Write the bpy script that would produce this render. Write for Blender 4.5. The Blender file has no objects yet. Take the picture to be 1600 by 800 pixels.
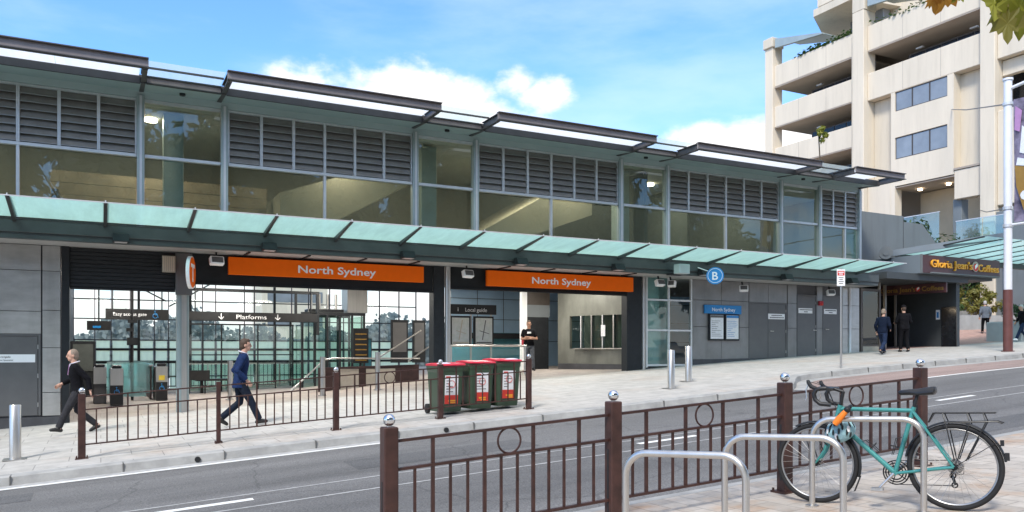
import bpy, bmesh, math, random
from mathutils import Vector, Matrix, Quaternion
R = math.radians
random.seed(7)
SC = bpy.context.scene
COL = SC.collection

# ------------------------------------------------------------------ camera
cam_d = bpy.data.cameras.new('camera'); cam = bpy.data.objects.new('camera', cam_d); COL.objects.link(cam)
cam.location = (0, 0, 0); cam.rotation_euler = (R(90), 0, R(-27.1846))
cam_d.sensor_width = 36.0; cam_d.lens = 36.0 * 1251 / 1600; cam_d.shift_y = 150 / 1600
cam_d.clip_start = 0.05; cam_d.clip_end = 3000
SC.camera = cam

# ------------------------------------------------------------------ sky, sun, exposure
SUN_AZ, SUN_EL = 228.0, 48.0      # compass-style: angle of the sun from +Y clockwise, elevation
wd = bpy.data.worlds.new("World"); SC.world = wd; wd.use_nodes = True
nt = wd.node_tree; nt.nodes.clear()
def wn(t, **k):
    n = nt.nodes.new(t)
    for a, b in k.items(): setattr(n, a, b)
    return n
def wl(a, b): nt.links.new(a, b)
def wmath(op, a, b=None, clamp=False):
    n = wn('ShaderNodeMath', operation=op, use_clamp=clamp)
    for i, v in enumerate((a, b)):
        if v is None: continue
        if isinstance(v, (int, float)): n.inputs[i].default_value = v
        else: wl(v, n.inputs[i])
    return n.outputs[0]
sky = wn('ShaderNodeTexSky', sky_type='NISHITA', sun_disc=False)
sky.sun_elevation = R(SUN_EL); sky.sun_rotation = R(SUN_AZ); sky.air_density = 1.0; sky.dust_density = 0.6; sky.ozone_density = 1.6
tc = wn('ShaderNodeTexCoord')
def dirpx(x, y):
    a = R(27.1846); u = x - 800; v = 550 - y; f = 1251
    return Vector((u * math.cos(a) + f * math.sin(a), -u * math.sin(a) + f * math.cos(a), v)).normalized()
blobs = [(480, 168, .08), (560, 175, .095), (640, 162, .078), (700, 155, .075), (755, 190, .06), (800, 205, .05), (845, 215, .045), (812, 128, .04), (845, 145, .045),
         (1110, 225, .06), (1165, 225, .075), (1210, 230, .085), (1260, 250, .10), (560, 240, .12), (700, 230, .10), (1160, 270, .10), (300, 250, .08)]
behind = [((0, 0, 1), .95), ((-.3, -.2, .9), .6), ((.4, -.3, .85), .6), ((-.5, -.75, .55), .42), ((.35, -.85, .5), .45), ((-.9, -.2, .45), .34), ((.9, -.45, .5), .36), ((-.1, -.5, .85), .30)]  # clouds out of view, overhead and behind the camera, added as soft fill light
env = None
stretch = wn('ShaderNodeVectorMath', operation='MULTIPLY'); wl(tc.outputs['Generated'], stretch.inputs[0]); stretch.inputs[1].default_value = (1, 1, 1.55)
nz0 = wn('ShaderNodeTexNoise'); nz0.inputs['Scale'].default_value = 9; nz0.inputs['Detail'].default_value = 3; wl(tc.outputs['Generated'], nz0.inputs['Vector'])
for x, y, r in blobs:
    d = dirpx(x, y)
    dn = wn('ShaderNodeVectorMath', operation='DISTANCE'); wl(stretch.outputs[0], dn.inputs[0]); dn.inputs[1].default_value = (d.x, d.y, d.z * 1.55)
    e = wmath('SUBTRACT', 1.0, wmath('DIVIDE', dn.outputs['Value'], r))
    env = e if env is None else wmath('MAXIMUM', env, e)
for d, r in behind:
    d = Vector(d).normalized(); dn = wn('ShaderNodeVectorMath', operation='DISTANCE'); wl(stretch.outputs[0], dn.inputs[0]); dn.inputs[1].default_value = (d.x, d.y, d.z * 1.55)
    env = wmath('MAXIMUM', env, wmath('SUBTRACT', 1.0, wmath('DIVIDE', dn.outputs['Value'], r)))
sepz = wn('ShaderNodeSeparateXYZ'); wl(tc.outputs['Generated'], sepz.inputs[0])
lowbank = wmath('MULTIPLY', wmath('SUBTRACT', 0.16, sepz.outputs['Z']), 6.0)
env = wmath('MAXIMUM', env, lowbank)
nz = wn('ShaderNodeTexNoise'); nz.inputs['Scale'].default_value = 13; nz.inputs['Detail'].default_value = 9; nz.inputs['Roughness'].default_value = .6
mp = wn('ShaderNodeMapping'); mp.inputs['Scale'].default_value = (1, 1, 1.7); wl(tc.outputs['Generated'], mp.inputs['Vector']); wl(mp.outputs[0], nz.inputs['Vector'])
cl = wmath('ADD', env, wmath('MULTIPLY', wmath('SUBTRACT', nz.outputs['Fac'], .5), 2.0))
ramp = wn('ShaderNodeMapRange', interpolation_type='SMOOTHSTEP'); ramp.inputs['From Min'].default_value = .02; ramp.inputs['From Max'].default_value = .75; wl(cl, ramp.inputs['Value'])
wisp = wn('ShaderNodeTexNoise'); wisp.inputs['Scale'].default_value = 3.2; wisp.inputs['Detail'].default_value = 7; wisp.inputs['Roughness'].default_value = .55
mp2 = wn('ShaderNodeMapping'); mp2.inputs['Scale'].default_value = (1, 1, 3.5); mp2.inputs['Rotation'].default_value = (.25, .2, .4); wl(tc.outputs['Generated'], mp2.inputs['Vector']); wl(mp2.outputs[0], wisp.inputs['Vector'])
wr = wn('ShaderNodeMapRange', interpolation_type='SMOOTHSTEP'); wr.inputs['From Min'].default_value = .40; wr.inputs['From Max'].default_value = .75; wr.inputs['To Max'].default_value = .3; wl(wisp.outputs['Fac'], wr.inputs['Value'])
tint = wn('ShaderNodeMix', data_type='RGBA', blend_type='MULTIPLY'); tint.inputs['Factor'].default_value = 1.0
wl(sky.outputs[0], tint.inputs['A']); tint.inputs['B'].default_value = (.68, 1.0, 1.36, 1)
m1 = wn('ShaderNodeMix', data_type='RGBA'); wl(wr.outputs[0], m1.inputs['Factor']); wl(tint.outputs['Result'], m1.inputs['A']); m1.inputs['B'].default_value = (4.6, 5.2, 5.8, 1)
m2 = wn('ShaderNodeMix', data_type='RGBA'); wl(ramp.outputs[0], m2.inputs['Factor']); wl(m1.outputs['Result'], m2.inputs['A'])
ccol = wn('ShaderNodeMix', data_type='RGBA'); wl(nz.outputs['Fac'], ccol.inputs['Factor']); ccol.inputs['A'].default_value = (4.7, 4.75, 4.9, 1); ccol.inputs['B'].default_value = (6.2, 6.0, 5.8, 1)
wl(ccol.outputs['Result'], m2.inputs['B'])
bg = wn('ShaderNodeBackground'); wl(m2.outputs['Result'], bg.inputs['Color']); bg.inputs['Strength'].default_value = 0.115
wo = wn('ShaderNodeOutputWorld'); wl(bg.outputs[0], wo.inputs['Surface'])
sun_d = bpy.data.lights.new('sun', 'SUN'); sun_d.energy = 1.8; sun_d.angle = R(12); sun_d.color = (1, .94, .85)
sun = bpy.data.objects.new('sun', sun_d); COL.objects.link(sun)
saz = R(SUN_AZ); sdir = Vector((math.sin(saz) * math.cos(R(SUN_EL)), math.cos(saz) * math.cos(R(SUN_EL)), math.sin(R(SUN_EL))))
sun.rotation_euler = sdir.to_track_quat('Z', 'Y').to_euler(); sun.location = (0, 0, 60)
vs = SC.view_settings; vs.view_transform = 'Standard'; vs.look = 'None'; vs.gamma = 1; vs.exposure = 1.12; vs.use_curve_mapping = False
SC.cycles.max_bounces = 8; SC.cycles.transparent_max_bounces = 24; SC.cycles.diffuse_bounces = 4; SC.cycles.glossy_bounces = 4
SC.cycles.caustics_reflective = False; SC.cycles.caustics_refractive = False; SC.cycles.sample_clamp_indirect = 4

# ------------------------------------------------------------------ materials
MT = {}
def mat(name, col, rough=.6, metal=0, var=.12, scale=6, bump=0, bscale=40, spec=.5, bd=.01, stain=0, coords='Object', streak=0, col2=None):
    m = bpy.data.materials.new(name); m.use_nodes = True; t = m.node_tree; b = t.nodes['Principled BSDF']
    b.inputs['Roughness'].default_value = rough; b.inputs['Metallic'].default_value = metal; b.inputs['Specular IOR Level'].default_value = spec
    co = t.nodes.new('ShaderNodeTexCoord')
    n = t.nodes.new('ShaderNodeTexNoise'); n.inputs['Scale'].default_value = scale; n.inputs['Detail'].default_value = 6; n.inputs['Roughness'].default_value = .6
    if streak:
        mpn = t.nodes.new('ShaderNodeMapping'); mpn.inputs['Scale'].default_value = (1, 1, streak); t.links.new(co.outputs[coords], mpn.inputs['Vector']); t.links.new(mpn.outputs[0], n.inputs['Vector'])
    else: t.links.new(co.outputs[coords], n.inputs['Vector'])
    mx = t.nodes.new('ShaderNodeMix'); mx.data_type = 'RGBA'
    c2 = col2 or tuple(min(1, c * (1 + var)) for c in col); c1 = col if col2 else tuple(c * (1 - var) for c in col)
    mx.inputs['A'].default_value = (*c1, 1); mx.inputs['B'].default_value = (*c2, 1)
    mr = t.nodes.new('ShaderNodeMapRange'); mr.inputs['From Min'].default_value = .3; mr.inputs['From Max'].default_value = .7
    t.links.new(n.outputs['Fac'], mr.inputs['Value']); t.links.new(mr.outputs[0], mx.inputs['Factor']); fin = mx.outputs['Result']
    if stain:      # rain streaks and grime with a shape of their own
        sm = t.nodes.new('ShaderNodeMapping'); sm.inputs['Scale'].default_value = (1, 1, .09); t.links.new(co.outputs[coords], sm.inputs['Vector'])
        sn = t.nodes.new('ShaderNodeTexNoise'); sn.inputs['Scale'].default_value = 2.6; sn.inputs['Detail'].default_value = 8; sn.inputs['Roughness'].default_value = .72; t.links.new(sm.outputs[0], sn.inputs['Vector'])
        sr = t.nodes.new('ShaderNodeMapRange'); sr.inputs['From Min'].default_value = .50; sr.inputs['From Max'].default_value = .74; sr.inputs['To Max'].default_value = stain; t.links.new(sn.outputs['Fac'], sr.inputs['Value'])
        sx = t.nodes.new('ShaderNodeMix'); sx.data_type = 'RGBA'; sx.blend_type = 'MULTIPLY'; t.links.new(sr.outputs[0], sx.inputs['Factor']); t.links.new(fin, sx.inputs['A']); sx.inputs['B'].default_value = (.42, .40, .37, 1); fin = sx.outputs['Result']
    t.links.new(fin, b.inputs['Base Color'])
    rr = t.nodes.new('ShaderNodeMapRange'); rr.inputs['To Min'].default_value = max(.03, rough - .08); rr.inputs['To Max'].default_value = min(1, rough + .1)
    t.links.new(n.outputs['Fac'], rr.inputs['Value']); t.links.new(rr.outputs[0], b.inputs['Roughness'])
    if bump:
        bn = t.nodes.new('ShaderNodeTexNoise'); bn.inputs['Scale'].default_value = bscale; bn.inputs['Detail'].default_value = 4; t.links.new(co.outputs[coords], bn.inputs['Vector'])
        bp = t.nodes.new('ShaderNodeBump'); bp.inputs['Strength'].default_value = bump; bp.inputs['Distance'].default_value = bd
        t.links.new(bn.outputs['Fac'], bp.inputs['Height']); t.links.new(bp.outputs[0], b.inputs['Normal'])
    MT[name] = m
    return m
def glass(name, tintc, refl=1.0, rough=0.0, haze=0.0, hazec=(.5, .6, .58), ior=1.5):
    m = bpy.data.materials.new(name); m.use_nodes = True; t = m.node_tree; t.nodes.clear()
    tr = t.nodes.new('ShaderNodeBsdfTransparent'); tr.inputs['Color'].default_value = (*tintc, 1)
    gl = t.nodes.new('ShaderNodeBsdfGlossy'); gl.inputs['Roughness'].default_value = rough; gl.inputs['Color'].default_value = (.95, 1, .98, 1)
    lw = t.nodes.new('ShaderNodeLayerWeight'); lw.inputs['Blend'].default_value = .5     # both faces of the pane reflect, alike from either side
    pw = t.nodes.new('ShaderNodeMath'); pw.operation = 'POWER'; pw.inputs[1].default_value = 5; t.links.new(lw.outputs['Facing'], pw.inputs[0])
    fr = t.nodes.new('ShaderNodeMath'); fr.operation = 'MULTIPLY_ADD'; fr.inputs[1].default_value = .9; fr.inputs[2].default_value = .075; t.links.new(pw.outputs[0], fr.inputs[0])
    sc = t.nodes.new('ShaderNodeMath'); sc.operation = 'MULTIPLY'; sc.inputs[1].default_value = refl; sc.use_clamp = True; t.links.new(fr.outputs[0], sc.inputs[0])
    base = tr.outputs[0]
    if haze:
        df = t.nodes.new('ShaderNodeBsdfTranslucent'); df.inputs['Color'].default_value = (*hazec, 1)
        d2 = t.nodes.new('ShaderNodeBsdfDiffuse'); d2.inputs['Color'].default_value = (*[c * .6 for c in hazec], 1)
        ad = t.nodes.new('ShaderNodeMixShader'); ad.inputs[0].default_value = .08 if name == 'frost' else .35; t.links.new(df.outputs[0], ad.inputs[1]); t.links.new(d2.outputs[0], ad.inputs[2])
        mh = t.nodes.new('ShaderNodeMixShader'); mh.inputs[0].default_value = haze
        co = t.nodes.new('ShaderNodeTexCoord'); gm = t.nodes.new('ShaderNodeMapping'); gm.inputs['Scale'].default_value = (2.2, .5, .5); t.links.new(co.outputs['Object'], gm.inputs['Vector'])
        gn = t.nodes.new('ShaderNodeTexNoise'); gn.inputs['Scale'].default_value = 1.6; gn.inputs['Detail'].default_value = 8; gn.inputs['Roughness'].default_value = .7; t.links.new(gm.outputs[0], gn.inputs['Vector'])
        gr = t.nodes.new('ShaderNodeMapRange'); gr.inputs['From Min'].default_value = .3; gr.inputs['From Max'].default_value = .7; gr.inputs['To Min'].default_value = haze * .86; gr.inputs['To Max'].default_value = min(1, haze * 1.1); t.links.new(gn.outputs['Fac'], gr.inputs['Value']); t.links.new(gr.outputs[0], mh.inputs[0])
        t.links.new(base, mh.inputs[1]); t.links.new(ad.outputs[0], mh.inputs[2]); base = mh.outputs[0]
    mx = t.nodes.new('ShaderNodeMixShader'); t.links.new(sc.outputs[0], mx.inputs[0]); t.links.new(base, mx.inputs[1]); t.links.new(gl.outputs[0], mx.inputs[2])
    o = t.nodes.new('ShaderNodeOutputMaterial'); t.links.new(mx.outputs[0], o.inputs['Surface'])
    MT[name] = m
    return m
def paving(name, c1, c2, warm, w, h, mortar=.012, wmix=.5, rot=0.0, warmscale=.45):
    m = bpy.data.materials.new(name); m.use_nodes = True; t = m.node_tree; b = t.nodes['Principled BSDF']; L = t.links.new
    co = t.nodes.new('ShaderNodeTexCoord'); mpn = t.nodes.new('ShaderNodeMapping'); mpn.inputs['Rotation'].default_value = (0, 0, rot); L(co.outputs['Object'], mpn.inputs['Vector'])
    br = t.nodes.new('ShaderNodeTexBrick'); L(mpn.outputs[0], br.inputs['Vector']); br.inputs['Scale'].default_value = 1; br.inputs['Brick Width'].default_value = w; br.inputs['Row Height'].default_value = h
    br.inputs['Mortar Size'].default_value = mortar; br.inputs['Mortar Smooth'].default_value = .4; br.inputs['Color1'].default_value = (*c1, 1); br.inputs['Color2'].default_value = (*c2, 1); br.inputs['Mortar'].default_value = (*[c * .55 for c in c1], 1)
    n = t.nodes.new('ShaderNodeTexNoise'); n.inputs['Scale'].default_value = warmscale; n.inputs['Detail'].default_value = 5; n.inputs['Roughness'].default_value = .65; L(co.outputs['Object'], n.inputs['Vector'])
    mr = t.nodes.new('ShaderNodeMapRange'); mr.inputs['From Min'].default_value = .52; mr.inputs['From Max'].default_value = .70; mr.inputs['To Max'].default_value = wmix; L(n.outputs['Fac'], mr.inputs['Value'])
    mx = t.nodes.new('ShaderNodeMix'); mx.data_type = 'RGBA'; mx.blend_type = 'MULTIPLY'; L(mr.outputs[0], mx.inputs['Factor']); L(br.outputs['Color'], mx.inputs['A']); mx.inputs['B'].default_value = (*warm, 1)
    n2 = t.nodes.new('ShaderNodeTexNoise'); n2.inputs['Scale'].default_value = 3.1; n2.inputs['Detail'].default_value = 9; n2.inputs['Roughness'].default_value = .7; L(co.outputs['Object'], n2.inputs['Vector'])
    mr2 = t.nodes.new('ShaderNodeMapRange'); mr2.inputs['From Min'].default_value = .3; mr2.inputs['From Max'].default_value = .62; mr2.inputs['To Min'].default_value = .74; mr2.inputs['To Max'].default_value = 1.04; L(n2.outputs['Fac'], mr2.inputs['Value'])
    mz = t.nodes.new('ShaderNodeMix'); mz.data_type = 'RGBA'; mz.blend_type = 'MULTIPLY'; mz.inputs['Factor'].default_value = 1; L(mx.outputs['Result'], mz.inputs['A']); L(mr2.outputs[0], mz.inputs['B'])
    vo = t.nodes.new('ShaderNodeTexVoronoi'); vo.inputs['Scale'].default_value = 2.3; L(co.outputs['Object'], vo.inputs['Vector'])
    vr = t.nodes.new('ShaderNodeMapRange'); vr.inputs['From Min'].default_value = .045; vr.inputs['From Max'].default_value = .07; vr.inputs['To Min'].default_value = .55; vr.inputs['To Max'].default_value = 1; L(vo.outputs['Distance'], vr.inputs['Value'])
    mg = t.nodes.new('ShaderNodeMix'); mg.data_type = 'RGBA'; mg.blend_type = 'MULTIPLY'; mg.inputs['Factor'].default_value = 1; L(mz.outputs['Result'], mg.inputs['A']); L(vr.outputs[0], mg.inputs['B'])
    L(mg.outputs['Result'], b.inputs['Base Color']); b.inputs['Roughness'].default_value = .72
    bp = t.nodes.new('ShaderNodeBump'); bp.inputs['Strength'].default_value = .25; bp.inputs['Distance'].default_value = .01; L(n2.outputs['Fac'], bp.inputs['Height']); L(bp.outputs[0], b.inputs['Normal'])
    MT[name] = m
    return m
def asphalt(name, base, speck):
    m = bpy.data.materials.new(name); m.use_nodes = True; t = m.node_tree; b = t.nodes['Principled BSDF']; L = t.links.new
    co = t.nodes.new('ShaderNodeTexCoord')
    v = t.nodes.new('ShaderNodeTexNoise'); v.inputs['Scale'].default_value = 55; v.inputs['Detail'].default_value = 3; L(co.outputs['Object'], v.inputs['Vector'])
    mr = t.nodes.new('ShaderNodeMapRange'); mr.inputs['From Min'].default_value = .35; mr.inputs['From Max'].default_value = .75; L(v.outputs['Fac'], mr.inputs['Value'])
    mx = t.nodes.new('ShaderNodeMix'); mx.data_type = 'RGBA'; L(mr.outputs[0], mx.inputs['Factor']); mx.inputs['A'].default_value = (*[c * .75 for c in base], 1); mx.inputs['B'].default_value = (*speck, 1)
    mp_ = t.nodes.new('ShaderNodeMapping'); mp_.inputs['Scale'].default_value = (.12, 1.0, 1); L(co.outputs['Object'], mp_.inputs['Vector'])
    n2 = t.nodes.new('ShaderNodeTexNoise'); n2.inputs['Scale'].default_value = 1.1; n2.inputs['Detail'].default_value = 7; n2.inputs['Roughness'].default_value = .6; L(mp_.outputs[0], n2.inputs['Vector'])
    mr2 = t.nodes.new('ShaderNodeMapRange'); mr2.inputs['From Min'].default_value = .3; mr2.inputs['From Max'].default_value = .7; mr2.inputs['To Min'].default_value = .70; mr2.inputs['To Max'].default_value = 1.22; L(n2.outputs['Fac'], mr2.inputs['Value'])
    mz = t.nodes.new('ShaderNodeMix'); mz.data_type = 'RGBA'; mz.blend_type = 'MULTIPLY'; mz.inputs['Factor'].default_value = 1; L(mx.outputs['Result'], mz.inputs['A']); L(mr2.outputs[0], mz.inputs['B'])
    dn_ = t.nodes.new('ShaderNodeTexNoise'); dn_.inputs['Scale'].default_value = 1.4; dn_.inputs['Detail'].default_value = 4; L(co.outputs['Object'], dn_.inputs['Vector'])
    wv = t.nodes.new('ShaderNodeMix'); wv.data_type = 'RGBA'; wv.inputs['Factor'].default_value = .35; L(co.outputs['Object'], wv.inputs['A']); L(dn_.outputs['Color'], wv.inputs['B'])
    vo = t.nodes.new('ShaderNodeTexVoronoi'); vo.feature = 'DISTANCE_TO_EDGE'; vo.inputs['Scale'].default_value = .55; L(wv.outputs['Result'], vo.inputs['Vector'])
    vr = t.nodes.new('ShaderNodeMapRange'); vr.inputs['From Min'].default_value = .002; vr.inputs['From Max'].default_value = .009; vr.inputs['To Min'].default_value = .72; vr.inputs['To Max'].default_value = 1; L(vo.outputs['Distance'], vr.inputs['Value'])
    mg = t.nodes.new('ShaderNodeMix'); mg.data_type = 'RGBA'; mg.blend_type = 'MULTIPLY'; mg.inputs['Factor'].default_value = 1; L(mz.outputs['Result'], mg.inputs['A']); L(vr.outputs[0], mg.inputs['B'])
    L(mg.outputs['Result'], b.inputs['Base Color']); b.inputs['Roughness'].default_value = .8
    bp = t.nodes.new('ShaderNodeBump'); bp.inputs['Strength'].default_value = .4; bp.inputs['Distance'].default_value = .006; L(v.outputs['Fac'], bp.inputs['Height']); L(bp.outputs[0], b.inputs['Normal'])
    MT[name] = m
    return m
def emit(name, col, s):
    m = bpy.data.materials.new(name); m.use_nodes = True; b = m.node_tree.nodes['Principled BSDF']
    b.inputs['Base Color'].default_value = (*col, 1); b.inputs['Emission Color'].default_value = (*col, 1); b.inputs['Emission Strength'].default_value = s
    MT[name] = m
    return m
def leafmat(name, c1, c2):
    m = bpy.data.materials.new(name); m.use_nodes = True; t = m.node_tree; L = t.links.new; t.nodes.clear()
    g = t.nodes.new('ShaderNodeNewGeometry'); mx = t.nodes.new('ShaderNodeMix'); mx.data_type = 'RGBA'; L(g.outputs['Random Per Island'], mx.inputs['Factor'])
    mx.inputs['A'].default_value = (*c1, 1); mx.inputs['B'].default_value = (*c2, 1)
    d = t.nodes.new('ShaderNodeBsdfPrincipled'); d.inputs['Roughness'].default_value = .5; L(mx.outputs['Result'], d.inputs['Base Color'])
    tl = t.nodes.new('ShaderNodeBsdfTranslucent'); L(mx.outputs['Result'], tl.inputs['Color'])
    ms = t.nodes.new('ShaderNodeMixShader'); ms.inputs[0].default_value = .10 if name == 'leaf_street' else .35; L(d.outputs[0], ms.inputs[1]); L(tl.outputs[0], ms.inputs[2])
    o = t.nodes.new('ShaderNodeOutputMaterial'); L(ms.outputs[0], o.inputs['Surface'])
    MT[name] = m
    return m

asphalt('asphalt', (.118, .117, .116), (.215, .212, .21)); asphalt('asphalt_patch', (.085, .085, .087), (.16, .16, .16))
asphalt('redbay', (.26, .19, .17), (.38, .29, .26))
paving('pave', (.47, .455, .43), (.435, .42, .395), (1.0, .76, .60), .9, .6, .010, .45)
paving('pave_near', (.49, .45, .40), (.40, .36, .315), (1.0, .68, .44), .42, .21, .008, .8, R(90), .9)
paving('pave_pink', (.46, .30, .25), (.42, .27, .23), (1, .85, .8), .3, .15, .008, .4)
paving('hallfloor', (.42, .37, .33), (.36, .31, .28), (1, .85, .72), .6, .6, .006, .5)
mat('kerbjoint', (.12, .12, .115), .8); mat('kerbstone', (.32, .32, .31), .8, var=.22, scale=3, bump=.3)
mat('linepaint', (.72, .72, .70), .6, var=.15, scale=14)
mat('thinline', (.36, .36, .355), .7, var=.25, scale=9)
mat('earth', (.12, .12, .09), .9, scale=.3)
mat('steelbeam', (.085, .08, .083), .45, .2, var=.12, scale=2)
mat('beamface', (.245, .215, .205), .5, .2, var=.15, scale=3, streak=.2)
mat('darksteel', (.045, .05, .053), .45, .2, var=.2, scale=3)
mat('canopybeam', (.075, .086, .088), .42, .3, var=.15, scale=2)
mat('soffit', (.40, .475, .475), .55, var=.06, scale=.8)
mat('soffit_low', (.42, .42, .41), .6, var=.06, scale=1.5)
mat('alu', (.62, .63, .64), .4, .35, var=.06, scale=5)
mat('col_green', (.34, .40, .40), .45, .2, var=.08, scale=2)
mat('louvre', (.27, .255, .235), .45, .35, var=.12, scale=4)
mat('louvre_edge', (.34, .34, .33), .4, .4, var=.1)
mat('cladding', (.43, .425, .415), .33, .55, var=.16, scale=1.6, streak=2.5, stain=.25)
mat('cladding_dark', (.225, .225, .225), .34, .4, var=.16, scale=1.5, stain=.3)
mat('plinth', (.06, .06, .066), .5, var=.2, scale=4)
mat('doorgrey', (.115, .114, .116), .42, .1, var=.08, scale=3)
mat('shutter', (.026, .028, .031), .6, .1, spec=.2, var=.25, scale=5, streak=6)
mat('fascia', (.018, .02, .022), .6, .0, spec=.2, var=.2, scale=3)
mat('orange', (.95, .15, .004), .6, var=.03, spec=.15)
mat('white', (.90, .90, .90), .5, var=.03)
mat('signwhite', (.85, .85, .86), .4, var=.02)
mat('blue', (.012, .20, .50), .4, var=.05)
mat('blueB', (.03, .26, .62), .35, var=.05)
mat('black', (.012, .012, .013), .4, var=.3)
mat('charcoal', (.020, .022, .025), .5, spec=.25, var=.2)
mat('maroonfence', (.055, .024, .019), .42, .15, var=.4, scale=7, stain=.5)
mat('stainless', (.62, .595, .56), .36, 1.0, var=.08, scale=10, streak=.1)
mat('brushed', (.50, .49, .47), .36, .9, var=.1, scale=14, streak=.05)
mat('chrome', (.75, .75, .75), .1, 1.0, var=.05)
mat('binplastic', (.034, .062, .036), .42, var=.15, scale=6)
mat('binred', (.55, .022, .05), .38, var=.12)
mat('paper', (.74, .75, .77), .5, var=.08, scale=14)
mat('stickerred', (.62, .045, .03), .5, var=.1)
mat('teal', (.06, .27, .255), .28, .15, var=.05, scale=8)
mat('rimsilver', (.34, .34, .34), .35, .8, var=.1); mat('rubber', (.011, .011, .012), .75, var=.25, scale=30)
mat('beige_concrete', (.68, .60, .48), .82, var=.07, scale=.5, bump=.15, bscale=6, streak=.25, stain=.2)
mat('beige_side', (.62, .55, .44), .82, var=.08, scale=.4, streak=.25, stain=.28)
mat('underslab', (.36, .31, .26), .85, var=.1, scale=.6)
mat('towerglass', (.22, .24, .26), .06, 0, var=.25, scale=.5, spec=1.0)
mat('bronze', (.085, .07, .06), .4, .3)
mat('greyrender', (.165, .185, .195), .65, var=.07, scale=.9, stain=.3)
mat('kiosk_grey', (.17, .205, .235), .55, var=.06, scale=1)
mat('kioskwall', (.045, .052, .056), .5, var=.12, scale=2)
mat('glossblack', (.012, .013, .016), .12, var=.3)
mat('maroonsign', (.062, .020, .022), .4, var=.15)
mat('gold', (.85, .40, .03), .4, var=.1)
mat('golddull', (.30, .17, .03), .5, var=.1)
mat('bluewall', (.32, .47, .62), .38, .25, var=.12, scale=1)
mat('bluewall_low', (.13, .38, .47), .4, .2, var=.2, scale=1)
mat('ticketwall', (.19, .195, .17), .35, .3, var=.3, scale=1.4, streak=.5)
mat('interior_beige', (.44, .38, .29), .7, var=.1, scale=.8)
mat('plank', (.27, .20, .13), .6, var=.2, scale=3)
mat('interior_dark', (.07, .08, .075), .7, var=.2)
mat('ceiling', (.55, .55, .52), .7, var=.04)
mat('lowwall', (.40, .36, .30), .6, var=.1)
mat('brownmetal', (.055, .03, .028), .45, .3, var=.2)
mat('concrete_pale', (.55, .55, .52), .8, var=.1, scale=1); mat('concrete', (.38, .40, .40), .8, var=.12, scale=2)
mat('bark', (.10, .075, .05), .9, var=.35, scale=12)
mat('polewhite', (.72, .73, .76), .4, var=.06, scale=2)
mat('polemaroon', (.12, .045, .04), .45, var=.2, scale=3)
mat('skin', (.50, .29, .21), .55, var=.06, scale=20)
mat('skin2', (.40, .22, .15), .55, var=.06, scale=20)
mat('hairgrey', (.22, .17, .13), .7, var=.25, scale=60)
mat('hairbrown', (.06, .035, .022), .7, var=.3, scale=60)
mat('hairsilver', (.40, .39, .38), .7, var=.2, scale=60)
mat('clothblack', (.006, .006, .008), .8, var=.3, scale=18, bump=.9, bscale=11, bd=.03, spec=.12)
mat('clothnavy', (.012, .026, .080), .8, var=.25, scale=18, bump=.9, bscale=11, bd=.03, spec=.12)
mat('clothdknavy', (.006, .011, .026), .8, var=.25, scale=18, bump=.9, bscale=11, bd=.03, spec=.12)
mat('trousergrey', (.032, .032, .036), .8, var=.2, scale=18, bump=.9, bscale=11, bd=.03, spec=.12)
mat('trousernavy', (.012, .017, .030), .8, var=.2, scale=18, bump=.9, bscale=11, bd=.03, spec=.12)
mat('jeans', (.018, .030, .065), .85, var=.3, scale=14, bump=.9, bscale=11, bd=.03, spec=.12)
mat('jeansgrey', (.13, .14, .155), .85, var=.3, scale=14, bump=.9, bscale=11, bd=.03, spec=.12)
mat('clothslate', (.10, .12, .15), .8, var=.2, scale=14)
mat('shirt', (.68, .66, .74), .7, var=.05)
mat('tiepink', (.42, .22, .42), .6, var=.1)
mat('clothred', (.45, .04, .06), .8, var=.2)
mat('shoe', (.012, .011, .011), .35, var=.2)
mat('helmet', (.30, .50, .55), .3, var=.3, scale=18)
mat('orangeplastic', (.85, .22, .02), .4, var=.15)
mat('yellow', (.75, .55, .05), .5)
mat('terracotta', (.35, .15, .08), .8)
mat('mapgreen', (.62, .66, .60), .5, var=.2, scale=7, col2=(.80, .80, .78))
mat('darkpurple', (.035, .028, .05), .6, var=.6, scale=2.2, col2=(.30, .26, .36))
mat('posterblue', (.05, .22, .30), .3, var=.4, scale=3)
glass('win', (.64, .76, .69), 1.1, .0, .20, (.43, .54, .48))
glass('winclear', (.86, .93, .91), 1.0)
glass('hallglass', (.88, .95, .93), .8)
glass('frost', (.74, .88, .70), .5, .15, .90, (.90, 1.0, .68))
glass('canopyglass', (.55, .92, .89), .6, .05, .78, (.58, .96, .92))
glass('roofglass', (.86, .95, .93), .7, .0, .5, (.85, .95, .93))
glass('whitepanel', (.9, .92, .95), .3, .3, .92, (.92, .95, .98))
glass('tealglass', (.48, .80, .80), .9, .02, .35, (.45, .75, .75))
glass('balustrade', (.70, .92, .93), 2.2, .02, .30, (.75, .92, .94))
glass('greenglass', (.58, .76, .68), 1.0, .0, .10, (.25, .40, .35))
emit('lamp', (1.0, .80, .55), 6.0); emit('lampwhite', (1.0, .95, .86), 5.0)
leafmat('leaf_dark', (.018, .05, .016), (.05, .11, .03)); leafmat('leaf_mid', (.04, .09, .02), (.09, .16, .04)); leafmat('leaf_yellow', (.16, .17, .03), (.26, .22, .05))
leafmat('leaf_hazed', (.13, .165, .165), (.19, .225, .225)); leafmat('leaf_street', (.018, .038, .012), (.04, .07, .02))  # distance haze is mixed into the pale colour of the far leaves
leafmat('leaf_rust', (.48, .17, .02), (.50, .26, .03)); leafmat('leaf_olive', (.20, .25, .03), (.32, .30, .04))

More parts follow.
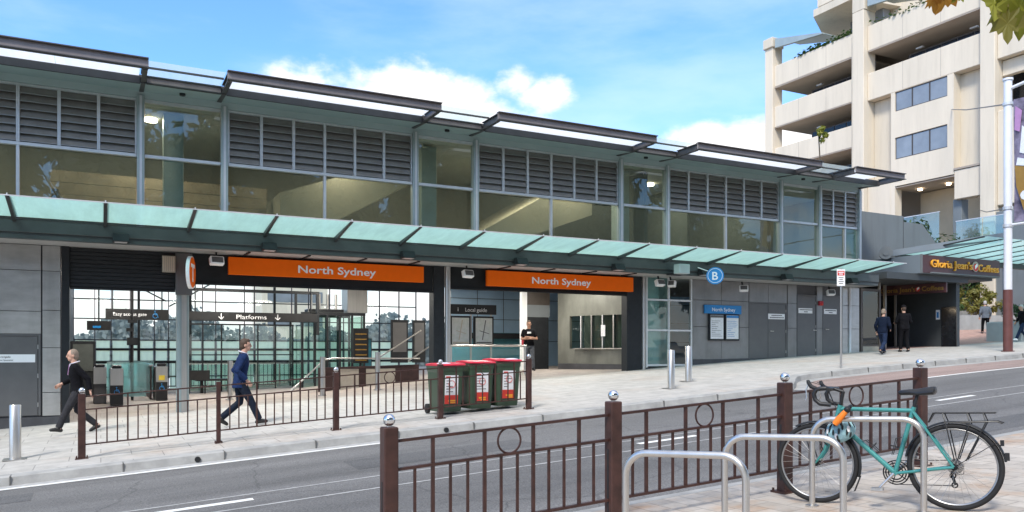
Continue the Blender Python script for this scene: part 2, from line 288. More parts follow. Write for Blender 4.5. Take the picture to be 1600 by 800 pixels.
# ------------------------------------------------------------------ mesh helper
GLASSES = ('win', 'winclear', 'hallglass', 'frost', 'canopyglass', 'roofglass', 'whitepanel', 'tealglass', 'balustrade', 'greenglass')
GR = random.Random(11)
class MB:
    def sheet(s, m):       # a pane of glass is one surface at the middle of its thickness, each pane set a hair out of true
        V = []; F = []; fam = (((0, 1), (3, 2), (7, 6), (4, 5)), ((1, 2), (0, 3), (4, 7), (5, 6)), ((0, 4), (1, 5), (2, 6), (3, 7)))
        for k in range(0, len(s.v), 8):
            q = s.v[k:k + 8]; f = min(fam, key=lambda e: sum((q[a] - q[b]).length for a, b in e)); o = len(V); n = (q[f[0][0]] - q[f[0][1]]).normalized()
            V += [(q[a] + q[b]) / 2 + n * (GR.uniform(-.005, .005) if m in ('win', 'tealglass', 'winclear') else 0) for a, b in f]; F.append((o, o + 1, o + 2, o + 3))
        s.v, s.f, s.m = V, F, [0] * len(F)
    def __init__(s): s.v = []; s.f = []; s.m = []; s.mi = 0
    def add(s, vs, fs):
        o = len(s.v); s.v += [Vector(p) for p in vs]; s.f += [tuple(i + o for i in f) for f in fs]; s.m += [s.mi] * len(fs); return s
    def box(s, x0, x1, y0, y1, z0, z1):
        return s.add([(x0, y0, z0), (x1, y0, z0), (x1, y1, z0), (x0, y1, z0), (x0, y0, z1), (x1, y0, z1), (x1, y1, z1), (x0, y1, z1)],
                     [(0, 3, 2, 1), (4, 5, 6, 7), (0, 1, 5, 4), (1, 2, 6, 5), (2, 3, 7, 6), (3, 0, 4, 7)])
    def cbox(s, c, sx, sy, sz, rot=None):
        M = rot or Matrix.Identity(3); c = Vector(c); p = []
        for dz in (-.5, .5):
            for dx, dy in ((-.5, -.5), (.5, -.5), (.5, .5), (-.5, .5)): p.append(c + M @ Vector((dx * sx, dy * sy, dz * sz)))
        return s.add(p, [(0, 3, 2, 1), (4, 5, 6, 7), (0, 1, 5, 4), (1, 2, 6, 5), (2, 3, 7, 6), (3, 0, 4, 7)])
    def bar(s, a, b, w, h=None, up=(0, 0, 1)):
        a = Vector(a); b = Vector(b); h = h or w; d = b - a; L = d.length
        if L < 1e-6: return s
        d.normalize(); u = Vector(up); sd = d.cross(u)
        if sd.length < 1e-4: sd = d.cross(Vector((0, 1, 0)))
        sd.normalize(); u = sd.cross(d); p = []
        for e in (a, b):
            for i, j in ((-1, -1), (1, -1), (1, 1), (-1, 1)): p.append(e + sd * (i * w / 2) + u * (j * h / 2))
        return s.add(p, [(0, 1, 2, 3), (7, 6, 5, 4), (0, 4, 5, 1), (1, 5, 6, 2), (2, 6, 7, 3), (3, 7, 4, 0)])
    def tube(s, pts, r, n=8, close=False, cap=True):
        pts = [Vector(p) for p in pts]; k = len(pts); rr = r if isinstance(r, (list, tuple)) else [r] * k
        T = []
        for i in range(k):
            a = pts[(i - 1) % k] if (close or i > 0) else pts[0]; b = pts[(i + 1) % k] if (close or i < k - 1) else pts[-1]
            T.append((b - a).normalized())
        ref = Vector((0, 0, 1)) if abs(T[0].z) < .9 else Vector((1, 0, 0))
        nr = T[0].cross(ref).normalized(); V = []
        for i in range(k):
            if i: q = T[i - 1].rotation_difference(T[i]); nr = q @ nr
            bn = T[i].cross(nr).normalized(); nr = bn.cross(T[i]).normalized()
            for j in range(n):
                a = 2 * math.pi * j / n; V.append(pts[i] + (nr * math.cos(a) + bn * math.sin(a)) * rr[i])
        F = []
        for i in range(k if close else k - 1):
            i2 = (i + 1) % k
            for j in range(n): F.append((i * n + j, i * n + (j + 1) % n, i2 * n + (j + 1) % n, i2 * n + j))
        if cap and not close: F.append(tuple(range(n))[::-1]); F.append(tuple((k - 1) * n + j for j in range(n)))
        return s.add(V, F)
    def ring(s, c, R_, r, axis, n=32, m=8):
        c = Vector(c); ax = Vector(axis).normalized(); q = Vector((0, 0, 1)).rotation_difference(ax)
        return s.tube([c + q @ Vector((math.cos(2 * math.pi * i / n) * R_, math.sin(2 * math.pi * i / n) * R_, 0)) for i in range(n)], r, m, close=True)
    def loft(s, rings, cap=True):
        n = len(rings[0]); V = [p for r in rings for p in r]; F = []
        for i in range(len(rings) - 1):
            for j in range(n): F.append((i * n + j, i * n + (j + 1) % n, (i + 1) * n + (j + 1) % n, (i + 1) * n + j))
        if cap: F.append(tuple(range(n))[::-1]); F.append(tuple((len(rings) - 1) * n + j for j in range(n)))
        return s.add(V, F)
    def sphere(s, c, rx, ry=None, rz=None, n=12, m=8, rot=None):
        ry = ry or rx; rz = rz or rx; c = Vector(c); M = rot or Matrix.Identity(3); rings = []
        for i in range(m + 1):
            t = math.pi * (i / m); t = min(max(t, .08), math.pi - .08)
            rings.append([c + M @ Vector((rx * math.sin(t) * math.cos(2 * math.pi * j / n), ry * math.sin(t) * math.sin(2 * math.pi * j / n), -rz * math.cos(t))) for j in range(n)])
        return s.loft(rings)
    def cyl(s, a, b, r, n=16, r2=None): return s.tube([a, b], [r, r2 if r2 is not None else r], n)
    def prism(s, poly, d):       # poly = 3D points, extruded by vector d
        d = Vector(d); n = len(poly); a = [Vector(p) for p in poly]; V = a + [p + d for p in a]
        return s.add(V, [tuple(range(n))[::-1], tuple(range(n, 2 * n))] + [(i, (i + 1) % n, n + (i + 1) % n, n + i) for i in range(n)])
    def build(s, name, mats, parent=None, smooth=False, bevel=0, loc=None, local=False):
        if mats in GLASSES: s.sheet(mats)
        off = Vector((0, 0, 0))
        if parent is not None and not local: off = wloc(parent)
        elif loc is not None: off = Vector(loc)
        me = bpy.data.meshes.new(name); me.from_pydata([tuple(p - off) for p in s.v], [], s.f)
        for mm in (mats if isinstance(mats, (list, tuple)) else [mats]): me.materials.append(MT[mm] if isinstance(mm, str) else mm)
        me.polygons.foreach_set('material_index', s.m)
        b = bmesh.new(); b.from_mesh(me); bmesh.ops.recalc_face_normals(b, faces=b.faces)
        if bevel: 
            try: bmesh.ops.bevel(b, geom=[e for e in b.edges if len(e.link_faces) == 2 and e.calc_face_angle(0) > .6], offset=bevel, segments=1, affect='EDGES', clamp_overlap=True)
            except Exception: pass
        b.to_mesh(me); b.free()
        if smooth: me.polygons.foreach_set('use_smooth', [True] * len(me.polygons))
        o = bpy.data.objects.new(name, me); COL.objects.link(o)
        if smooth: me.set_sharp_from_angle(angle=R(40))
        if parent is not None: o.parent = parent
        elif loc is not None: o.location = loc
        return o
def wloc(o):
    p = Vector((0, 0, 0))
    while o is not None: p += o.location; o = o.parent
    return p
def tag(o, label, cat, group=None):
    o['label'] = label; o['category'] = cat
    if group: o['group'] = group
    return o
def thing(name, label, cat, loc, rz=0, group=None):
    o = bpy.data.objects.new(name, None); COL.objects.link(o); o.location = loc; o.rotation_euler = (0, 0, rz); o.empty_display_size = .2
    return tag(o, label, cat, group)
def struct(o, kind='structure'): o['kind'] = kind; return o
def kids(o): return [c for c in COL.objects if c.parent == o]
def dup(root, loc, rz=None, label=None, group=None):
    m = {root: root.copy()}; r = m[root]; COL.objects.link(r); r.location = loc
    if rz is not None: r.rotation_euler = (0, 0, rz)
    if label: r['label'] = label
    if group: r['group'] = group
    def rec(a, b):
        for ch in kids(a):
            c = ch.copy(); COL.objects.link(c); c.parent = b; rec(ch, c)
    rec(root, r); return r
def text(body, name, m, parent, c, w=None, h=.2, rot=(R(90), 0, 0), depth=.006, align='CENTER', local=False):
    cu = bpy.data.curves.new('t', 'FONT'); cu.body = body; cu.size = 1; cu.extrude = depth; cu.offset = .016 if (h > .15 and depth < .04) else (.006 if h > .15 else .002); cu.align_x = 'LEFT'; cu.resolution_u = 3
    o = bpy.data.objects.new('t', cu); COL.objects.link(o); bpy.context.view_layer.update()
    dg = bpy.context.evaluated_depsgraph_get(); me = bpy.data.meshes.new_from_object(o.evaluated_get(dg)); bpy.data.objects.remove(o); bpy.data.curves.remove(cu)
    xs = [v.co.x for v in me.vertices]; ys = [v.co.y for v in me.vertices]; zc = depth
    W = max(xs) - min(xs); H = .73     # cap height of the built-in face
    sy = h / H; sx = (w / W) if w else sy
    cx = (max(xs) + min(xs)) / 2; E = Matrix.Rotation(rot[2], 3, 'Z') @ Matrix.Rotation(rot[1], 3, 'Y') @ Matrix.Rotation(rot[0], 3, 'X')
    off = Vector(c) - (wloc(parent) if (parent is not None and not local) else Vector((0, 0, 0)))
    for v in me.vertices: v.co = E @ Vector(((v.co.x - cx) * sx, (v.co.y - H / 2) * sy, v.co.z)) + off
    me.materials.clear(); me.materials.append(MT[m]); me.name = name
    ob = bpy.data.objects.new(name, me); COL.objects.link(ob); ob.parent = parent
    return ob

# ------------------------------------------------------------------ ground heights
PT = [(-90, -7.5), (-60, -5.6), (-20, -3.0), (-10, -2.35), (0, -1.69), (4, -1.42), (8, -1.17), (16, -.64), (20.5, -.36), (26.5, -.05), (40, .6), (90, 2.2), (200, 5)]
def P0(X):
    if X <= PT[0][0]: return PT[0][1]
    for (a, b), (c, d) in zip(PT, PT[1:]):
        if X <= c: return b + (d - b) * (X - a) / (c - a)
    return PT[-1][1]
def P(X): return (P0(X - 1.2) + P0(X - .6) + P0(X) + P0(X + .6) + P0(X + 1.2)) / 5
def sst(a, b, x): t = min(1, max(0, (x - a) / (b - a))); return t * t * (3 - 2 * t)
def Yk(X): return 13.4 + 2.0 * sst(13.7, 16.9, X)
def ZN(X, Y): return P(X) - .13 + .02 * (6.5 - Y)
def ZF(X, Y):
    z = P(X) + .008 * (Y - 14.5)
    if X > 34: z += .09 * sst(34, 40, X) * max(0, Y - 22)
    return z
def ZR(X, Y): 
    t = (Y - 6.65) / 6.75
    return P(X) - .27 + .13 * min(t, 1.0) + .03 * max(0, 1 - abs(2 * t - 1))
FI = [(-12, -1.42), (3, -1.42), (6, -1.3), (9.5, -.95), (13, -.66), (17, -.6), (30, -.5)]
def F0(X):
    if X <= FI[0][0]: return FI[0][1]
    for (a, b), (c, d) in zip(FI, FI[1:]):
        if X <= c: return b + (d - b) * (X - a) / (c - a)
    return FI[-1][1]
def ZI(X, Y): t = sst(21.7, 24.5, Y); return ZF(X, 21.7) * (1 - t) + F0(X) * t
XS = [-90, -70, -50, -40, -30, -24, -20, -16] + [-14 + i * .5 for i in range(150)] + [62, 66, 70, 80, 95, 120, 160]
def strip(name, m, rows, xs=XS, smooth=True):
    mb = MB(); V = []; n = len(rows)
    for x in xs:
        for fy, fz in rows:
            y = fy(x) if callable(fy) else fy; V.append((x, y, fz(x, y)))
    F = [(i * n + j, (i + 1) * n + j, (i + 1) * n + j + 1, i * n + j + 1) for i in range(len(xs) - 1) for j in range(n - 1)]
    mb.add(V, F); return struct(mb.build(name, m, smooth=smooth))
strip('footpath_near', 'pave_near', [(-9, ZN), (-4, ZN), (0, ZN), (3, ZN), (6.5, ZN)])
strip('kerb_near', 'kerbstone', [(6.5, lambda x, y: ZN(x, 6.5) + .001), (6.63, lambda x, y: ZN(x, 6.5)), (6.652, lambda x, y: ZR(x, 6.65) - .02)])
strip('road', 'asphalt', [(6.6, ZR), (8.3, ZR), (10.02, ZR), (11.7, ZR), (13.4, ZR), (15.7, ZR)])
strip('kerb_far', 'kerbstone', [(lambda x: Yk(x) - .004, lambda x, y: ZR(x, 13.4) - .03), (lambda x: Yk(x) + .03, lambda x, y: ZF(x, y) - .012), (lambda x: Yk(x) + .05, ZF), (lambda x: Yk(x) + .30, ZF)])
strip('footpath', 'pave', [(lambda x: Yk(x) + .30, ZF), (17, ZF), (19.5, ZF), (21.72, ZF)])
strip('plaza', 'pave_pink', [(21.72, ZF), (24, ZF), (27, ZF), (32, ZF), (50, ZF)], [26.6, 28, 30, 32, 34, 36, 38, 40, 44, 50, 60, 80, 120])
strip('station_floor', 'hallfloor', [(21.72, ZI), (22.5, ZI), (23.3, ZI), (24.5, ZI), (30, ZI), (34.2, ZI)], [x for x in XS if -14 <= x <= 26.5] + [26.6])
strip('kerb_joint', 'plinth', [(lambda x: Yk(x) - .002, lambda x, y: ZF(x, y) - .2), (lambda x: Yk(x) - .001, lambda x, y: ZF(x, y) - .2)], [0, .01])
bpy.data.objects.remove(bpy.data.objects['kerb_joint'])
# kerb joints and pit holes
mb = MB()
for i in range(-8, 26):
    x = i * 1.45 + .3; y = Yk(x)
    if 13.2 < x < 17.2: continue
    mb.box(x - .008, x + .008, y - .0065, y + .2, ZF(x, y) - .13, ZF(x, y) + .0025)
struct(mb.build('kerb_joints', 'kerbjoint'))
for x in (1.35, 5.55):
    mb = MB(); y = Yk(x); mb.cyl((x, y - .012, ZF(x, y) - .075), (x, y + .05, ZF(x, y) - .075), .045, 14); struct(mb.build('drain_hole', 'black'))
# gutter line, thin lines, dashes
def mark(name, m, y0, y1, x0, x1, dz=.004, step=.5, dy=0):
    n = max(1, int((x1 - x0) / step)); xs = [x0 + (x1 - x0) * i / n for i in range(n + 1)]
    return strip(name, m, [(y0, lambda x, y: ZR(x, y) + dz), (y1, lambda x, y: ZR(x, y) + dz)], xs)
mark('gutter_line', 'linepaint', 13.05, 13.17, -30, 13.2)
mark('gutter_concrete', 'thinline', 13.17, 13.398, -30, 13.2, .0035)
mark('bay_line', 'linepaint', 12.95, 13.07, 14.6, 80)
strip('parking_bay', 'redbay', [(13.07, lambda x, y: ZR(x, y) + .004), (lambda x: max(13.08, Yk(x) - .42), lambda x, y: ZR(x, y) + .004)], [14.4 + i * .4 for i in range(160)])
strip('bay_gutter', 'kerbstone', [(lambda x: max(13.081, Yk(x) - .42), lambda x, y: ZR(x, y) + .004), (lambda x: Yk(x) - .005, lambda x, y: ZR(x, y) + .004)], [14.4 + i * .4 for i in range(160)])
mark('seam_line', 'thinline', 10.22, 10.27, -30, 60); mark('seam_line', 'thinline', 9.50, 9.55, -30, 60)
for x in (-19.1, -12.3, -5.4, .5, 7.25, 14.25, 21.2, 28.1, 35): mark('lane_dash', 'linepaint', 9.86, 9.98, x, x + 1.12, .0045)
mark('road_patch', 'asphalt_patch', 10.9, 11.75, 3.2, 6.1, .003); mark('road_patch', 'asphalt_patch', 7.3, 8.0, 9.2, 30, .003); mark('road_patch', 'asphalt_patch', 11.9, 12.5, -14, -.8, .003)
mb = MB(); z = ZF(-2.1, 15.6); mb.prism([(-2.6, 15.4, ZF(-2.6, 15.4) + .004), (-1.75, 15.4, ZF(-1.75, 15.4) + .004), (-1.75, 15.85, ZF(-1.75, 15.85) + .004), (-2.6, 15.85, ZF(-2.6, 15.85) + .004)], (0, 0, .004)); struct(mb.build('pit_lid', 'darksteel'))
# wide ground sheet
mb = MB(); gx = [-400, -200, -100, -60, -30, 0, 30, 60, 100, 200, 400]; gy = [-400, -150, -60, -30, -9.5, 38, 60, 120, 300, 600]
V = [(x, y, P0(max(-90, min(190, x))) - (.45 if y < 30 else 2.4)) for x in gx for y in gy]; n = len(gy)
mb.add(V, [(i * n + j, (i + 1) * n + j, (i + 1) * n + j + 1, i * n + j + 1) for i in range(len(gx) - 1) for j in range(n - 1)]); struct(mb.build('ground', 'earth'))

# ------------------------------------------------------------------ station building
ST = thing('station_building', 'long two storey glass and steel railway station with louvres', 'station', (0, 21.7, -1.6))
YF = 21.7
cols = [-11.35, -6.2, -4.28, .87, 2.82, 8.0, 9.9, 15.1, 17.0, 22.2, 24.2, 26.36]
wide = [(-11.35, -6.2), (-4.28, .87), (2.82, 8.0), (9.9, 15.1), (17.0, 22.2), (24.2, 26.36)]
narrow = [(-6.2, -4.28), (.87, 2.82), (8.0, 9.9), (15.1, 17.0), (22.2, 24.2)]
for x in cols:
    mb = MB(); mb.box(x - .085, x + .085, YF - .13, YF + .1, 2.96, 6.30); o = mb.build('facade_column', 'col_green', ST, bevel=.012)
    mb = MB(); mb.box(x - .028, x + .028, YF - .142, YF - .132, 2.97, 6.28); mb.build('cover_strip', 'alu', o)
# frames per bay
def pane(x0, x1, z0, z1, par, y=YF, m='win'):
    mb = MB(); mb.box(x0, x1, y - .006, y + .006, z0, z1); return mb.build('pane', m, par)
for (a, b) in wide:
    nl = 6 if b - a > 4 else 3; a2 = a + .09; b2 = b - .09; mid = (a2 + b2) / 2 if nl == 6 else a2 + (b2 - a2) * .66
    mb = MB(); mb.box(a2, b2, YF - .07, YF + .05, 4.78, 4.86); mb.box(a2, b2, YF - .05, YF + .05, 2.96, 3.04); mb.box(mid - .035, mid + .035, YF - .068, YF + .05, 3.04, 4.78)
    fr = mb.build('window_frame', 'alu', ST, bevel=.006)
    pane(a2 + .01, mid - .045, 3.05, 4.775, fr); pane(mid + .045, b2 - .01, 3.05, 4.775, fr, m='win' if nl == 6 else 'tealglass')
    w = (b2 - a2) / nl
    for k in range(nl):
        x0 = a2 + k * w; x1 = x0 + w
        mb = MB(); mb.box(x0 + .002, x0 + .035, YF - .06, YF + .05, 4.865, 6.22); mb.box(x1 - .035, x1 - .002, YF - .06, YF + .05, 4.865, 6.22); mb.box(x0 + .036, x1 - .036, YF - .05, YF + .05, 6.17, 6.22)
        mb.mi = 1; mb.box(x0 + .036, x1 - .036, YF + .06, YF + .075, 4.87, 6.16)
        lp = mb.build('louvre_panel', ['alu', 'interior_dark'], ST)
        mb = MB(); hz = 1.29 / 7
        for q in range(7):
            z0 = 4.885 + q * hz; mb.mi = 0
            mb.prism([(x0 + .04, YF - .055, z0), (x0 + .04, YF - .047, z0 - .004), (x0 + .04, YF + .045, z0 + hz + .012), (x0 + .04, YF + .037, z0 + hz + .016)], (w - .08, 0, 0))
            mb.mi = 1; mb.box(x0 + .04, x1 - .04, YF - .066, YF - .0555, z0 - .006, z0 + .008)
        mb.build('louvre_blades', ['louvre', 'louvre_edge'], lp)
for (a, b) in narrow:
    a2 = a + .09; b2 = b - .09
    mb = MB(); mb.box(a2, b2, YF - .07, YF + .05, 4.78, 4.86); fr = mb.build('window_frame', 'alu', ST, bevel=.006)
    mb = MB(); mb.box(a2, b2, YF - .05, YF + .05, 2.96, 3.04); mb.build('sill', 'alu', fr); mb = MB(); mb.box(a2, b2, YF - .05, YF + .05, 6.14, 6.22); mb.build('window_head', 'alu', fr)
    pane(a2 + .01, b2 - .01, 3.05, 4.775, fr); pane(a2 + .01, b2 - .01, 4.865, 6.135, fr)
    mb = MB(); c = a + (b - a) * .42; mb.box(c - .24, c + .24, YF + .9, YF + 1.3, 2.96, 6.2); mb.build('inner_column', 'col_green', ST, bevel=.01)
mb = MB(); mb.box(-11.5, 26.46, YF - .09, YF + .12, 6.225, 6.40); mb.build('head_beam', 'soffit', ST)
mb = MB(); mb.box(-11.5, 26.5, YF + .0, 29.5, 2.56, 2.95); mb.build('floor_slab', 'soffit_low', ST)
# upper interior
mb = MB(); mb.box(-11.5, 26.4, 28.6, 28.8, 2.96, 6.3); mb.build('rear_wall', 'interior_beige', ST)
mb = MB(); mb.box(-11.5, 26.4, YF + .14, 28.6, 6.28, 6.36); mb.build('upper_ceiling', 'ceiling', ST)
mb = MB(); mb.box(26.30, 26.44, YF + .13, 28.6, 2.96, 6.3); mb.build('end_wall', 'greyrender', ST)
mb = MB()
for k in range(6): mb.box(-1.2, 4.4, 24.6, 24.66, 2.96 + k * .32, 3.265 + k * .32)
mb.build('plank_partition', 'plank', ST)
mb = MB(); mb.prism([(4.6, 23.6, 2.96), (9.2, 23.6, 5.6), (9.2, 23.6, 6.27), (4.6, 23.6, 4.6)], (0, 3.0, 0)); mb.build('sloping_bulkhead', 'interior_beige', ST)
mb = MB(); mb.prism([(10.2, 23.2, 2.96), (15.0, 23.2, 4.7), (15.0, 23.2, 6.27), (10.2, 23.2, 3.5)], (0, 4.0, 0)); mb.build('sloping_bulkhead', 'interior_beige', ST)
mb = MB(); mb.box(16.6, 16.75, 22.4, 28.5, 2.96, 6.2); mb.box(19.4, 19.5, 23.5, 28.5, 2.96, 6.2); mb.box(22.3, 22.45, 22.4, 28.5, 2.96, 6.2); mb.box(-4.2, -4.05, 23, 28.5, 2.96, 6.2); mb.build('partition', 'interior_dark', ST)
for x, y in ((1.2, 23.6), (-2.5, 24), (6.2, 23.3), (12.0, 23.0), (14, 23.0), (18.2, 24.2), (20.8, 24.2), (23.5, 24.5)):
    mb = MB(); mb.cyl((x, y, 6.20), (x, y, 6.279), .16, 16); d = mb.build('downlight', 'lamp', ST)
    l = bpy.data.lights.new('downlight_lamp', 'AREA'); l.shape = 'DISK'; l.size = .3; l.energy = 38; l.color = (1, .87, .70)
    lo = bpy.data.objects.new('downlight_lamp', l); COL.objects.link(lo); lo.location = (x, y, 6.18)
# roof
RF = MB(); RF.box(-11.6, 26.5, 20.72, 29.5, 6.47, 6.52); RF = RF.build('roof', 'steelbeam', ST)
mb = MB(); mb.prism([(-11.6, 20.74, 6.31), (-11.6, YF - .09, 6.395), (-11.6, YF - .09, 6.415), (-11.6, 20.74, 6.33)], (38.0, 0, 0)); mb.build('soffit', 'soffit', RF)
def ibeam_x(mb, x0, x1, y, z0, z1, fl=.14):
    mb.mi = 1; mb.box(x0, x1, y - .008, y + .008, z0 + .0225, z1 - .0225)
    mb.mi = 0; mb.box(x0, x1, y - fl / 2, y + fl / 2, z0, z0 + .022); mb.box(x0, x1, y - fl / 2, y + fl / 2, z1 - .022, z1)
def ibeam_y(mb, x, y0, y1, z0, z1, fl=.12):
    mb.mi = 0; mb.box(x - .008, x + .008, y0, y1, z0 + .0225, z1 - .0225)
    mb.box(x - fl / 2, x + fl / 2, y0, y1, z0, z0 + .022); mb.box(x - fl / 2, x + fl / 2, y0, y1, z1 - .022, z1)
wr_ = [(-11.5, -6.12), (-4.45, .95), (2.62, 7.98), (9.63, 15.0), (16.58, 22.05), (23.7, 26.3)]
for (a, b) in wr_:
    mb = MB(); ibeam_x(mb, a, b, 19.6, 6.33, 6.55, .16); mb.build('eaves_beam', ['steelbeam', 'beamface'], RF)
    for x in (a + .065, b - .065):
        mb = MB(); ibeam_y(mb, x, 19.70, 20.64, 6.32, 6.53, .11); mb.prism([(x - .05, 20.64, 6.30), (x - .05, YF - .14, 6.36), (x - .05, YF - .14, 6.41), (x - .05, 20.64, 6.45)], (.1, 0, 0)); mb.build('outrigger', 'steelbeam', RF)
    mb = MB(); mb.box(a + .13, b - .13, 20.66, 20.72, 6.295, 6.465); mb.build('inner_beam', 'darksteel', RF)
    q = 1 if b - a < 4 else 3
    for k in range(q):
        x0 = a + .15 + (b - a - .3) / q * k; x1 = x0 + (b - a - .3) / q - .006
        if b - a < 4: x1 = a + 1.75
        mb = MB(); mb.box(x0, x1, 19.70, 20.65, 6.462, 6.478); mb.build('skylight_panel', 'whitepanel', RF)
for (a, b) in [(-6.12, -4.45), (.95, 2.62), (7.98, 9.63), (15.0, 16.58), (22.05, 23.7)]:
    mb = MB(); ibeam_x(mb, a + .01, b - .01, 20.64, 6.295, 6.47, .1); mb.build('inner_beam', ['darksteel', 'beamface'], RF)
    mb = MB(); mb.box(a + .01, b - .01, 19.72, 20.9, 6.535, 6.55); mb.build('roof_glass', 'roofglass', RF)
    mb = MB(); mb.box(a + .01, b - .01, 20.1, 20.14, 6.49, 6.532); mb.build('purlin', 'steelbeam', RF)
    mb = MB(); c = (a + b) / 2; mb.cyl((c, 21.2, 6.30), (c, 21.2, 6.36), .07, 14); mb.build('soffit_lamp', 'charcoal', RF)
mb = MB(); mb.prism([(26.3, 19.62, 6.34), (26.3, YF, 6.34), (26.3, YF, 6.52), (26.3, 19.62, 6.52)], (.03, 0, 0)); mb.build('end_beam', 'steelbeam', RF)

# lower canopy
CX0, CX1 = -11.2, 25.6
CB = MB(); CB.box(CX0, 26.2, 20.6, 20.72, 2.64, 2.93); CB.box(CX0, 26.2, 20.64, 20.76, 2.50, 2.635); CB = CB.build('canopy_beam', 'canopybeam', ST, bevel=.008)
mb = MB(); mb.box(CX0, 26.2, 20.58, 20.598, 2.93, 2.965); mb.box(CX0, 26.2, 20.63, 20.70, 2.60, 2.638); mb.build('beam_lip', 'darksteel', CB)
mb = MB(); mb.box(CX0, 26.2, 20.77, YF + .3, 2.505, 2.55); mb.build('lower_soffit', 'soffit_low', CB)
mb = MB(); mb.box(CX0, 26.2, 20.765, YF, 2.80, 2.93); mb.build('canopy_deck', 'canopybeam', CB)
bx = [.09 + 1.776 * k for k in range(-6, 15)]
def zc(y): return 3.165 + (2.97 - 3.165) * (y - 19.0) / (20.6 - 19.0)
for x in bx:
    mb = MB(); mb.prism([(x - .035, 19.06, zc(19.06) - .015), (x - .035, 20.6, zc(20.6) - .10), (x - .035, 20.6, zc(20.6) + .045), (x - .035, 19.06, zc(19.06) + .045)], (.07, 0, 0)); mb.build('canopy_bracket', 'darksteel', CB)
    mb = MB(); mb.cyl((x, 19.03, zc(19) + .0), (x, 19.03, zc(19) + .05), .013, 8); mb.build('glass_clamp', 'alu', CB)
ed = [CX0] + bx + [CX1]
for x0, x1 in zip(ed, ed[1:]):
    if x1 - x0 < .1: continue
    mb = MB(); a = x0 + .038; b = x1 - .038
    mb.prism([(a, 19.0, zc(19) - .006), (a, 20.58, zc(20.58) - .006), (a, 20.58, zc(20.58) + .006), (a, 19.0, zc(19) + .006)], (b - a, 0, 0)); mb.build('canopy_glass', 'canopyglass', CB)
mb = MB(); mb.box(CX0, CX1, 18.985, 18.998, zc(19) - .012, zc(19) + .012); mb.build('glass_edge', 'alu', CB)

# lower facade
def cladding(x0, x1, z0, z1, nx, zs, name='cladding_panel', m='cladding', y=YF):
    w = (x1 - x0) / nx; zz = [z0] + zs + [z1]
    for i in range(nx):
        for a, b in zip(zz, zz[1:]):
            mb = MB(); mb.box(x0 + i * w + .006, x0 + (i + 1) * w - .006, y - .03, y + .02, a + .006, b - .006); mb.build(name, m, ST, bevel=.004)
mb = MB(); mb.box(-11.4, -.84, YF + .022, YF + .12, -2.6, 2.5); mb.build('backing_wall', 'plinth', ST)
cladding(-1.22, -.84, -1.50, 2.5, 1, [-.95, .1, .98, 1.9]); cladding(-2.9, -1.24, .42, 2.5, 1, [.95, 1.9]); cladding(-11.3, -2.92, -1.6, 2.5, 5, [-.5, .6, 1.6])
mb = MB(); mb.prism([(-11.4, YF - .035, -2.7), (-.8, YF - .035, -1.9), (-.8, YF - .035, -1.51), (-11.4, YF - .035, -1.62)], (0, .05, 0)); mb.build('plinth', 'plinth', ST)
def door(x0, x1, z0, z1, label=None, handle=1, y=YF, leaves=1, plate=None):
    mb = MB(); w = (x1 - x0) / leaves
    for k in range(leaves): mb.box(x0 + k * w + .008, x0 + (k + 1) * w - .008, y - .02, y + .02, z0, z1)
    d = mb.build('door', 'doorgrey', ST, bevel=.004)
    mb = MB(); hx = x0 + .12 if handle < 0 else (x1 - .12 if leaves == 1 else x0 + w + .12); zh = z0 + 1.0
    mb.cyl((hx, y - .045, zh), (hx + .14, y - .045, zh), .011, 8); mb.cyl((hx, y - .05, zh), (hx, y - .02, zh), .022, 10); mb.build('handle', 'stainless', d)
    mb = MB()
    for z in (z0 + .25, (z0 + z1) / 2, z1 - .25): mb.cyl((x1 - .004, y - .028, z - .05), (x1 - .004, y - .028, z + .05), .009, 8)
    mb.build('hinge', 'brushed', d)
    mb = MB(); mb.box(x0 - .05, x0 - .002, y - .035, y + .03, z0, z1 + .05); mb.box(x1 + .002, x1 + .05, y - .035, y + .03, z0, z1 + .05); mb.box(x0 - .0015, x1 + .0015, y - .035, y + .03, z1 + .004, z1 + .05); mb.build('door_frame', 'doorgrey', d)
    return d
def plate(x0, x1, z0, z1, lines, label, y=YF - .024):
    t = thing('door_sign', label, 'sign', ((x0 + x1) / 2, y, (z0 + z1) / 2)); mb = MB(); mb.box(x0, x1, y - .004, y, z0, z1); mb.build('sign_plate', 'signwhite', t)
    h = (z1 - z0) / (len(lines) + .6)
    for i, l in enumerate(lines):
        zc_ = z1 - (z1 - z0) * (i + .75) / (len(lines) + .5)
        if l[0] == '#':
            mb = MB(); w = (x1 - x0) * float(l[1:]); x = (x0 + x1) / 2 - w / 2
            while x < (x0 + x1) / 2 + w / 2: ww = random.uniform(.02, .05); mb.box(x, x + ww, y - .007, y - .0042, zc_ - .016, zc_ + .016); x += ww + .012
            mb.build('lettering', 'charcoal', t)
        else: text(l, 'lettering', 'charcoal', t, (( x0 + x1) / 2, y - .006, zc_), None, h * .62, depth=.001)
    return t
door(-2.86, -1.30, -1.48, .37, handle=-1)
plate(-2.62, -1.36, -.24, -.055, ['Fire brigade', 'hydrant booster'], 'white fire brigade hydrant booster sign on grey door at far left')
